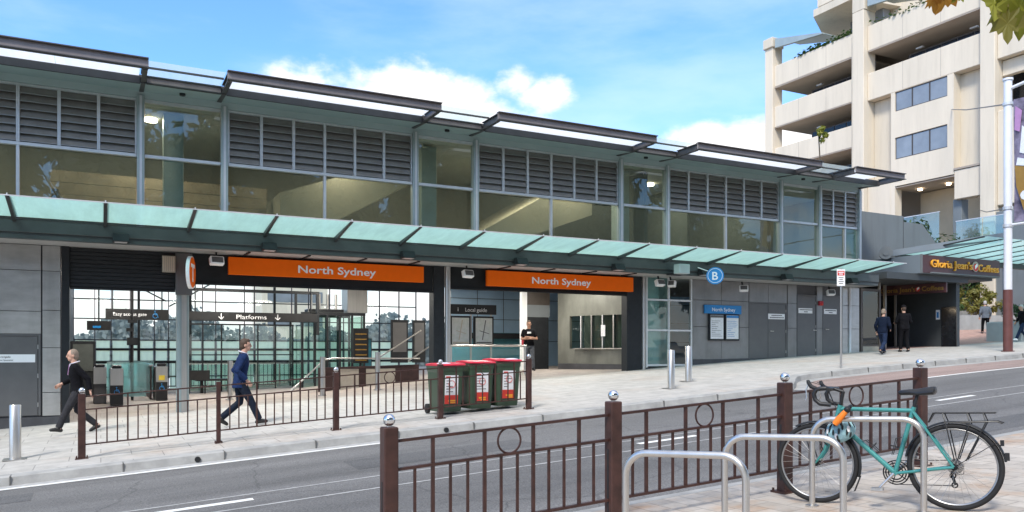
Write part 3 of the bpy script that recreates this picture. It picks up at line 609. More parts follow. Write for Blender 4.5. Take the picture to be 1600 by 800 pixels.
# opening 1 and 2
mb = MB(); mb.box(-.83, -.66, YF - .04, YF + .3, -1.75, 2.5); mb.build('jamb', 'charcoal', ST)
mb = MB()
for k in range(10): mb.box(-.655, 1.66, YF + .02, YF + .07, 1.555 + k * .0945, 1.555 + k * .0945 + .088)
mb.box(-.655, 1.66, YF + .0, YF + .09, 1.50, 1.55); mb.box(-.66, 1.67, YF + .075, YF + .09, 1.552, 2.5); mb.build('roller_shutter', 'shutter', ST, bevel=.008)
mb = MB(); mb.box(1.70, 1.98, YF - .02, YF + .3, -1.62, 2.5); o = mb.build('column', 'col_green', ST, bevel=.01)
mb = MB(); mb.box(1.80, 1.92, YF - .06, YF - .022, -1.6, 2.0); mb.build('cover_strip', 'brushed', o); mb = MB(); mb.box(1.66, 2.05, YF - .10, YF - .005, 1.43, 2.48); mb.build('column_casing', 'doorgrey', o, bevel=.01)
mb = MB(); mb.box(2.0, 8.56, YF + .02, YF + .12, 1.77, 2.5); mb.box(2.0, 8.56, YF - .02, YF + .14, 1.72, 1.765); mb.build('opening_fascia', 'fascia', ST)
mb = MB(); mb.box(8.58, 8.92, YF - .03, YF + .35, -1.3, 2.5); mb.build('column', 'charcoal', ST, bevel=.01)
mb = MB(); mb.cyl((9.02, YF - .02, -1.2), (9.02, YF - .02, 2.5), .085, 20); mb.build('round_column', 'brushed', ST, smooth=True)
mb = MB(); mb.box(9.12, 15.36, YF + .02, YF + .12, 1.90, 2.5); mb.box(9.12, 15.36, YF - .02, YF + .14, 1.85, 1.895); mb.build('opening_fascia', 'fascia', ST)
mb = MB(); mb.box(15.38, 15.98, YF - .03, YF + .3, -.9, 2.5); mb.build('column', 'charcoal', ST, bevel=.01)
mb = MB(); mb.cyl((16.06, YF - .02, -.8), (16.06, YF - .02, 2.5), .06, 16); mb.build('downpipe', 'brushed', ST, smooth=True)
# glazed bay
mb = MB()
for x in (16.17, 17.09, 18.06): mb.box(x - .03, x + .03, YF - .05, YF + .03, -.52, 2.5)
for z in (-.44, .73, 1.75): mb.box(16.2005, 17.0595, YF - .045, YF + .03, z - .03, z + .03); mb.box(17.1205, 18.0295, YF - .045, YF + .03, z - .03, z + .03)
fr = mb.build('window_frame', 'alu', ST)
for a, b in ((-.40, .695), (.765, 1.715), (1.785, 2.49)): pane(16.21, 17.05, a, b, fr, m='tealglass'); pane(17.13, 18.02, a, b, fr, m='winclear')
mb = MB(); mb.box(16.15, 18.2, YF - .035, YF + .03, -.85, -.53); mb.build('plinth', 'plinth', ST)
mb = MB(); mb.box(16.15, 17.08, YF + .5, YF + .55, -.5, 2.5); mb.build('screen_wall', 'concrete', ST)
mb = MB(); mb.box(17.0, 18.3, YF + 1.4, YF + 1.5, -.5, 2.5); mb.build('shaft_wall', 'interior_beige', ST)
# right lower cladding with sloping plinth
mb = MB(); mb.box(18.1, 26.45, YF + .022, YF + .12, -.8, 2.5); mb.build('backing_wall', 'plinth', ST)
cladding(18.12, 20.68, -.26, 2.5, 2, [.88, 1.80], m='cladding_dark'); cladding(20.70, 22.55, 1.80, 2.5, 2, [], m='cladding_dark')
cladding(22.58, 23.05, -.22, 2.5, 1, [.88, 1.80], m='cladding_dark'); cladding(24.10, 24.40, -.16, 2.5, 1, [.9], m='cladding_dark'); cladding(25.48, 26.42, -.12, 2.5, 2, [.9, 1.80], m='cladding')
mb = MB(); mb.prism([(18.1, YF - .033, -.85), (26.45, YF - .033, -.3), (26.45, YF - .033, -.13), (24, YF - .033, -.17), (18.1, YF - .033, -.265)], (0, .05, 0)); mb.build('plinth', 'plinth', ST)
door(20.74, 22.50, -.24, 1.76, leaves=2); door(23.12, 24.04, -.18, 2.10, handle=1); door(24.46, 25.42, -.14, 2.12, handle=-1)
plate(21.62, 22.44, 1.20, 1.40, ['#.6', '#.8'], 'white sign with two text lines on the wide double door')
plate(23.14, 23.86, 1.45, 1.64, ['#.85', '#.2'], 'white sign on the middle single grey door left of red alarm')
plate(24.48, 25.16, 1.45, 1.64, ['#.8', '#.25'], 'white sign on the rightmost grey door right of red alarm')
mb = MB(); mb.cyl((25.86, YF - .06, -.2), (25.86, YF - .06, 2.5), .045, 14); mb.build('downpipe', 'polewhite', ST, smooth=True)
# hall: ceiling, side walls and rear glazing
mb = MB(); mb.box(-11.4, 26.4, 29.5, 34.2, 3.9, 3.93); mb.build('added_rooflight', 'roofglass', ST)  # unseen glass roof, added so that daylight brightens the hall
mb = MB(); mb.box(-11.4, -.9, YF + .12, YF + .25, -1.9, 2.5); mb.build('hall_wall', 'interior_dark', ST)
mb = MB(); mb.box(-1.05, -.90, YF + .3, 34, -1.7, 3.9); mb.build('hall_wall', 'brownmetal', ST)
YB = 34.0
for x, y in ((0.2, 24), (3.6, 24.2), (7, 24), (3.6, 27), (0.2, 27.2), (7, 27), (11.5, 24.2), (14.2, 24.0), (12.5, 27.2)):
    mb = MB(); mb.box(x - .6, x + .6, y - .07, y + .07, 2.50, 2.555); mb.build('batten_light', 'lampwhite', ST)
    l = bpy.data.lights.new('batten_lamp', 'AREA'); l.shape = 'RECTANGLE'; l.size = 1.2; l.size_y = .14; l.energy = 45; l.color = (1, .95, .86)
    lo = bpy.data.objects.new('batten_lamp', l); COL.objects.link(lo); lo.location = (x, y, 2.48)
mb = MB(); mx_ = [-.9, -.2, .35, 1.0, 1.30, 1.85, 2.35, 3.15, 3.6, 4.1, 5.2, 5.6, 6.4, 7.1, 7.8, 8.7, 9.3, 10.1, 10.9, 11.8, 12.6]
for i, x in enumerate(mx_): w = .09 if i in (4, 7, 12) else .03; mb.box(x - w / 2, x + w / 2, YB - .06, YB + .04, -1.5, 3.9)
fr = mb.build('rear_mullion', 'charcoal', ST)
for z in (-.95, -.38, .10, .46, 1.26, 2.0, 2.9):
    mb = MB(); h = .09 if z in (-.38, .10) else .04; mb.box(-.9, 12.6, YB - .05, YB + .03, z - h / 2, z + h / 2); mb.build('rear_transom', 'charcoal', fr)
for x0, x1 in zip(mx_, mx_[1:]):
    mb = MB(); mb.box(x0 + .05, x1 - .05, YB - .005, YB + .005, .49, 3.88); mb.build('rear_pane', 'hallglass', fr)
    mb = MB(); mb.box(x0 + .05, x1 - .05, YB - .005, YB + .005, -1.48, .43); mb.build('rear_frosted_pane', 'frost', fr)
mb = MB(); mb.bar((.4, YB + .3, 3.0), (2.3, YB + .3, 2.0), .05); mb.bar((2.4, YB + .3, 1.8), (4.2, YB + .3, 2.9), .05); mb.build('brace', 'charcoal', fr)
mb = MB(); mb.box(12.6, 26, 30.0, 30.2, -.9, 3.9); bw = mb.build('hall_partition', 'bluewall', ST)
for z in (.45, 1.35, 2.2):
    mb = MB(); mb.box(12.6, 26, 29.985, 29.998, z - .012, z + .012); mb.build('joint', 'plinth', bw)
for x in (13.8, 15.0, 16.2):
    mb = MB(); mb.box(x - .01, x + .01, 29.983, 29.997, -.9, 3.9); mb.build('joint', 'plinth', bw)
mb = MB(); mb.box(12.62, 16.5, 29.95, 29.984, -.8, .80); mb.build('lower_cladding', 'bluewall_low', bw)
mb = MB(); mb.box(13.2, 16.5, 29.6, 29.9, .55, .78); mb.build('hall_counter', 'charcoal', bw)

# ------------------------------------------------------------------ concrete tower on the right
TW = thing('office_tower', 'tall cream concrete building with long balcony openings behind the station', 'building', (49, 40, 0))
XT = 49.0
def tb(name, m, y0, y1, z0, z1, x0=XT, x1=XT + 1.0, par=None, bevel=.03):
    mb = MB(); mb.box(x0, x1, y0, y1, z0, z1); return mb.build(name, m, par or TW, bevel=bevel)
tb('corner_column', 'beige_concrete', 48.45, 49.3, -2, 24.9, XT - .2, XT + .9)
tb('middle_column', 'beige_concrete', 39.55, 40.53, -2, 24.6, XT - .35, XT + .9)
tb('right_column', 'beige_concrete', 30.15, 31.08, -2, 30, XT - .25, XT + .9)
tb('band', 'beige_concrete', 40.54, 48.44, 21.65, 23.35); tb('band', 'beige_concrete', 31.09, 39.54, 21.62, 23.42, XT + .05)
for z0, z1 in ((18.35, 20.02), (15.02, 16.62), (11.7, 13.3), (8.3, 9.95), (-2, 6.6)): tb('band', 'beige_concrete', 40.54, 48.44, z0, z1)
for z in (21.55, 18.28, 14.95, 11.6, 8.2):
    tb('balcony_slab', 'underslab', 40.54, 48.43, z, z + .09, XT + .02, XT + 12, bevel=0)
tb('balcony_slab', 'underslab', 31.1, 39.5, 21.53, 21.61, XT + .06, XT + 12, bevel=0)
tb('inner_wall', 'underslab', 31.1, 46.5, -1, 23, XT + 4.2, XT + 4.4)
for (z0, y0, y1, n) in ((20.1, 40.7, 46.2, 5), (16.75, 40.7, 46.2, 5), (13.4, 40.7, 46.2, 5), (20.1, 31.6, 37.5, 5)):
    w = (y1 - y0) / n
    mb = MB(); mb.box(XT + 1.9, XT + 2.0, y0 - .1, y1 + .1, z0 - .6, z0 + .95); fr = mb.build('window_strip', 'bronze', TW)
    for k in range(n):
        mb = MB(); mb.box(XT + 1.86, XT + 1.895, y0 + k * w + .05, y0 + (k + 1) * w - .05, z0 - .5, z0 + .85); mb.build('pane', 'glossblack', fr)
    for y in (y0 + .8, y1 - 1.2):
        mb = MB(); mb.box(XT + 1.55, XT + 1.75, y, y + .5, z0 + 1.0, z0 + 1.1); mb.build('batten_lamp', 'alu', fr)
# right bay wall with recesses
tb('wall', 'beige_concrete', 31.09, 39.54, 18.05, 20.0, XT + .05, XT + .8); tb('wall', 'beige_side', 31.09, 39.54, 11.9, 18.04, XT + .75, XT + 1.0)
mb = MB(); x0 = XT + .05; x1 = XT + .745
ys = (33.05, 33.44, 37.31, 37.62); zs = (11.55, 13.35, 14.86, 16.68, 18.2, 18.045)
mb.box(x0, x1, 33.0, 33.44, 11.5, 18.045); mb.box(x0, x1, 37.31, 37.62, 8, 18.045); mb.box(x0, x1, 33.441, 37.309, 11.5, 13.35); mb.box(x0, x1, 33.441, 37.309, 14.86, 16.68)
mb.box(x0, x1, 33.441, 37.309, 18.03, 18.046); mb.build('wall', 'beige_concrete', TW)
for z0, z1 in ((13.36, 14.85), (16.69, 18.02)):
    mb = MB(); mb.box(XT + .14, XT + .20, 33.45, 37.30, z0, z1); fr = mb.build('window', 'bronze', TW)
    for k in range(3):
        w = 3.85 / 3; mb = MB(); mb.box(XT + .125, XT + .139, 33.45 + k * w + .06, 33.45 + (k + 1) * w - .06, z0 + .06, z1 - .06); mb.build('pane', 'towerglass', fr)
mb = MB(); mb.box(XT + .0, XT + .3, 31.1, 32.98, 11.74, 11.86); mb.build('ledge', 'underslab', TW)
tb('wall', 'beige_concrete', 31.09, 32.98, 9.85, 11.72, XT + .06, XT + .7); tb('wall', 'beige_concrete', 37.63, 39.54, -1, 11.88, XT + .06, XT + .9)
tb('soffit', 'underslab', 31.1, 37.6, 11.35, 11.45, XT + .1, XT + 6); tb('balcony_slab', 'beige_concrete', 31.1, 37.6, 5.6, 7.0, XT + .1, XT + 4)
tb('inner_wall', 'interior_beige', 31.1, 37.5, 7.0, 11.3, XT + 3.0, XT + 3.1); tb('pier', 'greyrender', 32.7, 33.3, 7.0, 9.9, XT + .4, XT + 1.1)
mb = MB()
for y in (34.4, 36.5): mb.cyl((XT + 1.6, y, 11.22), (XT + 1.6, y, 11.34), .14, 12)
mb.build('ceiling_lamp', 'lamp', TW)
# bay beyond the right column
tb('band', 'beige_concrete', 18, 30.14, 18.0, 30, XT - .0); tb('wall', 'glossblack', 18, 30.14, 14.6, 18.0, XT + 1.6, XT + 1.8); tb('band', 'beige_concrete', 18, 30.14, 9.0, 14.8)
tb('opening_hood', 'beige_concrete', 18, 30.14, 17.0, 17.95, XT + .5, XT + .9)
tb('lower_wall', 'greyrender', 18, 31.0, -1, 8.6, XT - .1, XT + .9)
mb = MB(); mb.prism([(XT + 1.0, 18, 14), (XT + 1.0, 50, 23.3), (XT + 14, 50, 23.3), (XT + 14, 18, 23.3)], (0, 0, .1)); 
tb('roof_slab', 'beige_side', 31, 50, 23.0, 23.2, XT + 1.0, XT + 14)
mb = MB()
for y in (43.2, 45.9):
    for z0, z1 in ((21.66, 23.3), (18.36, 20.0), (15.03, 16.6)): mb.box(XT - .003, XT + .01, y - .012, y + .012, z0, z1)
for y in (33.9, 36.7):
    for z0, z1 in ((21.64, 23.4), (18.1, 19.98)): mb.box(XT + .047, XT + .06, y - .012, y + .012, z0, z1)
mb.build('panel_joint', 'underslab', TW)
mb = MB(); mb.cyl((XT - .05, 40.75, -1), (XT - .05, 40.75, 23), .06, 8); mb.build('rain_pipe', 'beige_side', TW)
# penthouse and roof frames
tb('penthouse_wall', 'beige_concrete', 38, 43.6, 23.2, 30, XT + 4.5, XT + 10)
tb('penthouse_window', 'towerglass', 41.0, 44.0, 24.3, 26.3, XT + 3.6, XT + 4.4)
mb = MB(); mb.prism([(XT + .2, 44.6, 26.0), (XT + 5, 47.6, 26.0), (XT + 6, 46.8, 26.0), (XT + 6, 40, 26.0), (XT + .2, 40.8, 26.0)], (0, 0, .55)); mb.build('penthouse_eave', 'beige_side', TW)
mb = MB(); mb.prism([(XT + .2, 40.9, 26.6), (XT + .2, 44.2, 26.6), (XT + 5, 44.2, 26.6), (XT + 5, 40.9, 26.6)], (0, 0, 4)); mb.build('penthouse_wall', 'beige_concrete', TW)
for y0 in (48.88, 40.05):
    mb = MB(); mb.box(XT - .35, XT + .95, y0 - .55, y0 + .5, 24.9 if y0 > 45 else 24.6, 25.7); mb.build('column_cap', 'beige_side', TW, bevel=.04)
    mb = MB(); mb.prism([(XT - .2, y0 - .7, 24.75), (XT - .2, y0 - 5.5, 24.2), (XT - .2, y0 - 5.5, 24.32), (XT - .2, y0 - .7, 25.5)], (.25, 0, 0)); mb.prism([(XT + .05, y0 - .7, 25.5), (XT + .05, y0 - 5.5, 24.25), (XT + 2.6, y0 - 5.5, 24.25), (XT + 2.6, y0 - .7, 25.5)], (0, 0, .06)); mb.build('roof_frame', 'col_green', TW)
mb = MB(); random.seed(5)
for k in range(1100):
    y = random.uniform(31.3, 46.5) if k % 2 else random.uniform(41, 46); 
    if 39.4 < y < 40.7: continue
    p = Vector((XT + random.uniform(-.05, .8), y, 23.38 + random.uniform(-.15, .5) * random.random())); a = random.uniform(0, 6.3); s_ = random.uniform(.06, .14)
    u = Vector((math.cos(a), math.sin(a), random.uniform(-.4, .4))) * s_; v = Vector((-math.sin(a), math.cos(a), random.uniform(-.6, .8))) * s_
    mb.add([p - u, p + v, p + u, p - v], [(0, 1, 2, 3)])
o = mb.build('roof_creeper', 'leaf_mid', loc=(XT, 40, 23.3)); tag(o, 'straggling green plants trailing along the tower roof parapet', 'plant')
for (y0, y1, z0, z1, x) in ((37.3, 33.6, 6.7, 9.1, XT - .5), (32.5, 29.0, 6.3, 8.3, XT - .5)):
    t = thing('glass_balustrade', 'tall turquoise glass balustrade under the tower, ' + ('left of the pier' if y0 > 35 else 'right of the pier, lower one'), 'balustrade', (x, y0, z0)); n = 2; w = (y1 - y0) / n
    for k in range(n):
        mb = MB(); mb.box(x, x + .03, y0 + w * (k + 1) + .03, y0 + w * k - .03, z0, z1); mb.build('glass_panel', 'balustrade', t)
    mb = MB(); mb.box(x - .01, x + .05, y1, y0, z1, z1 + .05); mb.build('top_rail', 'alu', t)

# ------------------------------------------------------------------ grey rendered block, kiosk and awning
GB = thing('grey_block', 'grey rendered blank block with sloping right end beside the station', 'building', (27, 23, 0))
mb = MB(); mb.prism([(26.52, 22.4, 3.06), (32.4, 22.4, 3.06), (32.6, 22.4, 4.3), (31.2, 22.4, 5.45), (30.0, 22.4, 5.47), (29.98, 22.4, 5.70), (26.52, 22.4, 5.72)], (0, 7, 0)); mb.build('wall', 'greyrender', GB); mb = MB(); mb.box(26.52, 27.6, 24.2, 29.4, -.3, 3.055); mb.build('base_wall', 'greyrender', GB)
mb = MB(); mb.box(29.965, 29.985, 22.39, 22.41, 3.8, 5.69); mb.build('joint', 'plinth', GB)
KI = thing('coffee_kiosk', 'dark grey coffee shop with projecting maroon fascia and gold lettering', 'shop', (30, 21, 0))
mb = MB(); mb.box(28.23, 33.15, 20.33, 24.5, 3.06, 3.78); mb.build('fascia_box', 'kiosk_grey', KI)
mb = MB(); mb.box(28.26, 33.15, 20.29, 20.328, 3.08, 3.77); mb.build('fascia_panel', 'maroonsign', KI)
mb = MB(); mb.box(28.22, 28.262, 20.28, 20.36, 3.05, 3.79); mb.box(28.7, 33.0, 20.2, 20.285, 3.07, 3.11); mb.build('fascia_trim', 'greyrender', KI)
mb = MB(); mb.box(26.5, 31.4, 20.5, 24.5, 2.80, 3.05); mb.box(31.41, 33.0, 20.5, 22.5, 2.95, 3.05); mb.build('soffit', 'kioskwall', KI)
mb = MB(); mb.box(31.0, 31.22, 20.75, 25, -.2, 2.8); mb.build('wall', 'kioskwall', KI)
mb = MB(); mb.box(30.93, 30.995, 20.70, 21.35, -.1, 1.85); mb.build('gloss_panel', 'glossblack', KI)
mb = MB(); mb.box(30.97, 30.995, 21.45, 21.62, 1.35, 1.75); mb.mi = 1; mb.box(30.96, 30.97, 21.49, 21.58, 1.42, 1.66); mb.build('small_notice', ['signwhite', 'blue'], KI)
# shop front between station and kiosk
mb = MB(); mb.box(26.5, 26.62, YF - .03, YF + .05, -.1, 2.5); mb.box(27.55, 27.66, YF - .03, YF + .05, -.1, 2.5); mb.box(26.62, 27.55, YF - .03, YF + .05, 2.4, 2.5); mb.box(26.62, 27.55, YF - .02, YF + .05, .22, .30); fr = mb.build('shop_window', 'bronze', KI)
mb = MB(); mb.box(26.6, 27.57, YF + .0, YF + .012, .3, 2.4); mb.build('pane', 'winclear', fr)
mb = MB(); mb.box(26.6, 27.57, YF - .02, YF + .04, -.2, .22); mb.build('stall_riser', 'lowwall', KI)
mb = MB(); mb.box(28.0, 28.06, 22.0, 22.08, -.1, 2.8); mb.box(29.1, 29.2, 22.6, 22.7, -.1, 2.8); mb.box(29.9, 29.96, 22.7, 22.78, -.1, 2.8); mb.build('door_post', 'brushed', KI)
mb = MB(); mb.box(27.66, 31, 23.6, 23.7, -.2, 2.8); mb.build('shop_interior', 'glossblack', KI)
mb = MB(); mb.box(26.8, 27.5, 22.9, 23.2, -.1, 1.2); mb.mi = 1; mb.box(26.7, 27.5, 23.25, 23.3, 1.85, 1.95); mb.mi = 2; mb.box(26.5, 27.7, 24, 24.1, 0, 2.8); mb.build('display_case', ['greenglass', 'lamp', 'interior_beige'], KI)
def cup(par, c, rot, s, m1, m2):
    mb = MB(); M = Matrix.Rotation(rot, 3, 'Z'); pr = []
    for i in range(20): a = 2 * math.pi * i / 20; pr.append((math.cos(a) * .5 * s, 0, math.sin(a) * .5 * s))
    o1 = [Vector(c) + M @ Vector(p) for p in pr]; n = M @ Vector((0, -.02, 0))
    mb.prism(o1, n); mb.mi = 1; mb.prism([Vector(c) + n + M @ (Vector(p) * .72 + Vector((.0, 0, -.06 * s))) for p in pr], n * .4); mb.mi = 2
    mb.prism([Vector(c) + n * 1.4 + M @ Vector(p) * s for p in ((-.1, 0, -.25), (.25, 0, .05), (.2, 0, .3), (-.15, 0, .1))], n * .4)
    return mb.build('cup_emblem', [m1, m2, 'white'], par)
t1 = thing('shop_sign', 'maroon coffee shop sign with bright gold letters facing the street', 'sign', (30.5, 20.28, 3.4))
text("Gloria Jean's", 'lettering', 'gold', t1, (30.02, 20.285, 3.47), 2.55, .31, depth=.05)
text("Coffees", 'lettering', 'gold', t1, (32.35, 20.285, 3.42), 1.35, .30, depth=.05); cup(t1, (31.5, 20.27, 3.45), 0, .42, 'lowwall', 'stickerred')
t2 = thing('shop_sign', 'dull dark hanging coffee shop sign below the bright maroon one', 'sign', (29.7, 21.8, 2.6))
mb = MB(); rz = R(-78); M = Matrix.Rotation(rz, 3, 'Z'); mb.cbox((29.72, 21.82, 2.58), 2.75, .10, .39, M); mb.build('sign_board', 'maroonsign', t2)
nrm = M @ Vector((0, -.056, 0)); al = M @ Vector((1, 0, 0))
text("Gloria Jean's", 'lettering', 'golddull', t2, Vector((29.72, 21.82, 2.58)) + nrm + al * -.55, 1.45, .19, rot=(R(90), 0, rz), depth=.01)
text("Coffees", 'lettering', 'golddull', t2, Vector((29.72, 21.82, 2.58)) + nrm + al * .85, .85, .19, rot=(R(90), 0, rz), depth=.01)
cup(t2, Vector((29.72, 21.82, 2.58)) + nrm + al * .28, rz, .26, 'maroonsign', 'stickerred')
AW = thing('glass_awning', 'ribbed glass awning with steel beam and round pivot above the coffee sign', 'awning', (32, 20, 4))
def za(y): return 4.30 + (4.02 - 4.30) * (y - 18.4) / 3.6
xs_ = [29.3 + 1.15 * k for k in range(15)]
for x in xs_:
    mb = MB(); mb.prism([(x - .02, 18.5, za(18.5) - .02), (x - .02, 22.0, za(22) - .03), (x - .02, 22.0, za(22) + .03), (x - .02, 18.5, za(18.5) + .03)], (.04, 0, 0)); mb.build('rib', 'darksteel', AW)
for a, b in zip(xs_, xs_[1:]):
    mb = MB(); mb.prism([(a + .035, 18.4, za(18.4)), (a + .035, 22.0, za(22)), (a + .035, 22.0, za(22) + .012), (a + .035, 18.4, za(18.4) + .012)], (b - a - .07, 0, 0)); mb.build('glass_panel', 'canopyglass', AW)
mb = MB(); mb.bar((28.2, 21.6, 3.95), (30.6, 18.6, 4.42), .14, .24); mb.build('pivot_beam', 'kiosk_grey', AW)
mb = MB(); mb.cyl((28.0, 21.7, 3.98), (28.25, 21.9, 3.98), .26, 20); mb.cyl((27.98, 21.68, 3.98), (28.0, 21.7, 3.98), .12, 16); mb.build('pivot', 'greyrender', AW)
mb = MB(); mb.box(29.2, 45.5, 22.0, 22.2, 3.8, 4.15); mb.build('back_beam', 'darksteel', AW)
mb = MB()
for x in (36.5, 44.5): mb.cyl((x, 22.1, 0), (x, 22.1, 3.9), .09, 14)
mb.build('post', 'kiosk_grey', AW)

# ------------------------------------------------------------------ trees and planting
def tree(name, label, cat, base, h, crown, nleaf, leaf, lm, trunk_r=.16, group=None, trunkfrac=.4, seed=1, clumps=None):
    rnd = random.Random(seed); t = thing(name, label, cat, base, 0, group); B = Vector(base); mb = MB()
    top = B + Vector((rnd.uniform(-.3, .3), rnd.uniform(-.3, .3), h * trunkfrac))
    mb.tube([B + Vector((0, 0, -.2)), B.lerp(top, .5) + Vector((.08, .04, 0)), top], [trunk_r, trunk_r * .8, trunk_r * .6], 10)
    rx, ry, rz = crown; cc = B + Vector((0, 0, h - rz)); cl = []
    for i in range(clumps or 22):
        while True:
            q = Vector((rnd.uniform(-1, 1), rnd.uniform(-1, 1), rnd.uniform(-1, 1)))
            if .25 < q.length < 1: break
        c = cc + Vector((q.x * rx, q.y * ry, q.z * rz)); cl.append((c, rnd.uniform(.22, .45) * min(rx, rz)))
        if i < 12: mid = top.lerp(c, .5) + Vector((0, 0, .15)); mb.tube([top - Vector((0, 0, .2)), mid, c], [trunk_r * .45, trunk_r * .28, trunk_r * .1], 6)
    mb.build('trunk', 'bark', t, smooth=True); mb = MB()
    for k in range(nleaf):
        c, r = rnd.choice(cl); d = Vector((rnd.gauss(0, 1), rnd.gauss(0, 1), rnd.gauss(0, .8))); d.normalize(); p = c + d * r * rnd.random() ** .4
        n = (d + Vector((rnd.uniform(-.8, .8), rnd.uniform(-.8, .8), rnd.uniform(-.2, .9)))).normalized(); u = n.orthogonal().normalized(); u.rotate(Quaternion(n, rnd.uniform(0, 6.28))); v = n.cross(u); s_ = leaf * rnd.uniform(.6, 1.3)
        mb.add([p - u * s_, p + v * s_ * .45 - u * .1 * s_, p + u * s_ + n * s_ * .15, p - v * s_ * .45 - u * .1 * s_], [(0, 1, 2, 3)])
    mb.build('crown', lm, t); return t
g = 'trees behind the plaza wall'
tree('leafy_tree', 'large dark green tree right behind the coffee sign', 'tree', (45, 32.5, 1.3), 6.6, (3.4, 2.5, 2.9), 5200, .17, 'leaf_dark', group=g, seed=3)
tree('leafy_tree', 'bushy mid green tree behind the white street pole', 'tree', (52.5, 31.5, 1.5), 6.8, (3.4, 2.4, 3.0), 4600, .17, 'leaf_mid', group=g, seed=4)
tree('leafy_tree', 'darker green tree left of the others, half hidden by the shop corner', 'tree', (40.9, 32.5, 1.2), 5.6, (2.2, 2.0, 2.4), 3000, .16, 'leaf_dark', group=g, seed=5)
tree('leafy_tree', 'dark green tree at the right edge, behind the partly cut off walker', 'tree', (58.5, 32, 1.6), 7.2, (3.2, 2.4, 3.2), 3400, .18, 'leaf_dark', group=g, seed=6)
tree('shrub', 'yellowing shrub in front of dark trees behind the grey wall', 'shrub', (45.6, 29.0, 1.4), 2.5, (1.8, .9, .85), 1700, .12, 'leaf_yellow', .06, seed=8, trunkfrac=.3)
tree('shrub', 'low clipped green shrub above left end of the grey wall', 'shrub', (41.3, 28.4, 1.2), 2.0, (1.5, .8, .6), 1100, .10, 'leaf_mid', .05, seed=9, trunkfrac=.3)
tree('shrub', 'rounded dark shrub growing in the square planter', 'shrub', (36.9, 21.9, .9), 1.35, (.65, .6, .5), 700, .07, 'leaf_dark', .04, seed=10, trunkfrac=.3)
sp = tree('roof_sapling', 'slim sapling with round leafy top rising above the station roof', 'sapling', (26.35, 23.5, 6.52), 2.75, (.36, .36, .30), 460, .075, 'leaf_olive', .035, seed=12, trunkfrac=.86, clumps=9)
for i, (x, y, h, r) in enumerate([(-24, -12, 18, 4.6), (-16, -13, 19, 4.8), (-8, -12.5, 18, 4.6), (0, -13, 19, 4.8), (8, -13.5, 18, 4.6), (16, -13, 19, 4.8), (24, -12, 17, 4.6), (32, -13, 19, 4.8), (40, -12, 18, 4.8), (48, -13, 18, 4.8)]):
    tree('street_tree', 'tall dark street tree across the road, mirrored in the station windows', 'tree', (x, y, P(x)), h, (r, 3.2, h * .42), 7000, .50, 'leaf_street', .25, 'street trees facing the station', seed=20 + i, trunkfrac=.35, clumps=44)
W = thing('retaining_wall', 'long low grey retaining wall behind the walker on the plaza', 'wall', (44, 27, 1))
mb = MB(); mb.prism([(39.2, 27.0, .3), (60, 27.0, 1.2), (60, 27.0, 2.25), (39.2, 27.0, 1.95)], (0, .3, 0)); mb.build('wall', 'concrete', W); mb = MB(); mb.prism([(39.2, 30.3, .3), (62, 30.3, 1.2), (62, 30.3, 2.75), (39.2, 30.3, 2.35)], (0, .3, 0)); mb.build('upper_wall', 'concrete', W)
PL = thing('planter_box', 'square grey concrete planter box between walker and street pole', 'planter', (36.6, 21.6, .5))
mb = MB(); mb.box(35.9, 37.9, 21.0, 22.6, .3, 1.35); mb.build('box', 'concrete', PL, bevel=.03); mb = MB(); mb.box(36.02, 37.78, 21.12, 22.48, 1.34, 1.365); mb.build('soil', 'earth', PL)
mb = MB(); mb.box(-30, 60, 35.0, 58, -2.2, -1.75); struct(mb.build('bounce_slab', 'concrete_pale'))  # pale slab added behind the station to bounce light into the frosted panes
# distant wood and blocks seen through the station
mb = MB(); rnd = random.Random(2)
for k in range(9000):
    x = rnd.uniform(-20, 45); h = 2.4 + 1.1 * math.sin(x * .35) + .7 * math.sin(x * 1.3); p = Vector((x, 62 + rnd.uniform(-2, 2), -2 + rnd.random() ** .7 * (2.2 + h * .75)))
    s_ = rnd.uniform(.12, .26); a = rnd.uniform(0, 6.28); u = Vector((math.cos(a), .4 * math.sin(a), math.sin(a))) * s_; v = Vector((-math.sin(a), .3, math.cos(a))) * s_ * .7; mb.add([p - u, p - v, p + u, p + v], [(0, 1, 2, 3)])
o = struct(mb.build('far_wood', 'leaf_hazed'), 'stuff'); mb = MB(); V = []; [V.extend([(x, 63, -5), (x, 63.5, 1.5 + .75 * (1.1 * math.sin(x * .35) + .7 * math.sin(x * 1.3)))]) for x in range(-24, 50)]; mb.add(V, [(2 * i, 2 * i + 2, 2 * i + 3, 2 * i + 1) for i in range(73)]); struct(mb.build('hill', 'leaf_hazed'))
t = thing('far_building', 'pale distant building glimpsed through the rear station glazing', 'building', (18, 75, -3))
mb = MB(); mb.box(13, 19, 75, 80, -4, 9); mb.build('wall', 'beige_concrete', t); mb = MB()
for k in range(5): mb.box(13.5, 18.5, 74.96, 75.0, -2 + 2.2 * k, -1 + 2.2 * k)
mb.build('window_band', 'towerglass', t)
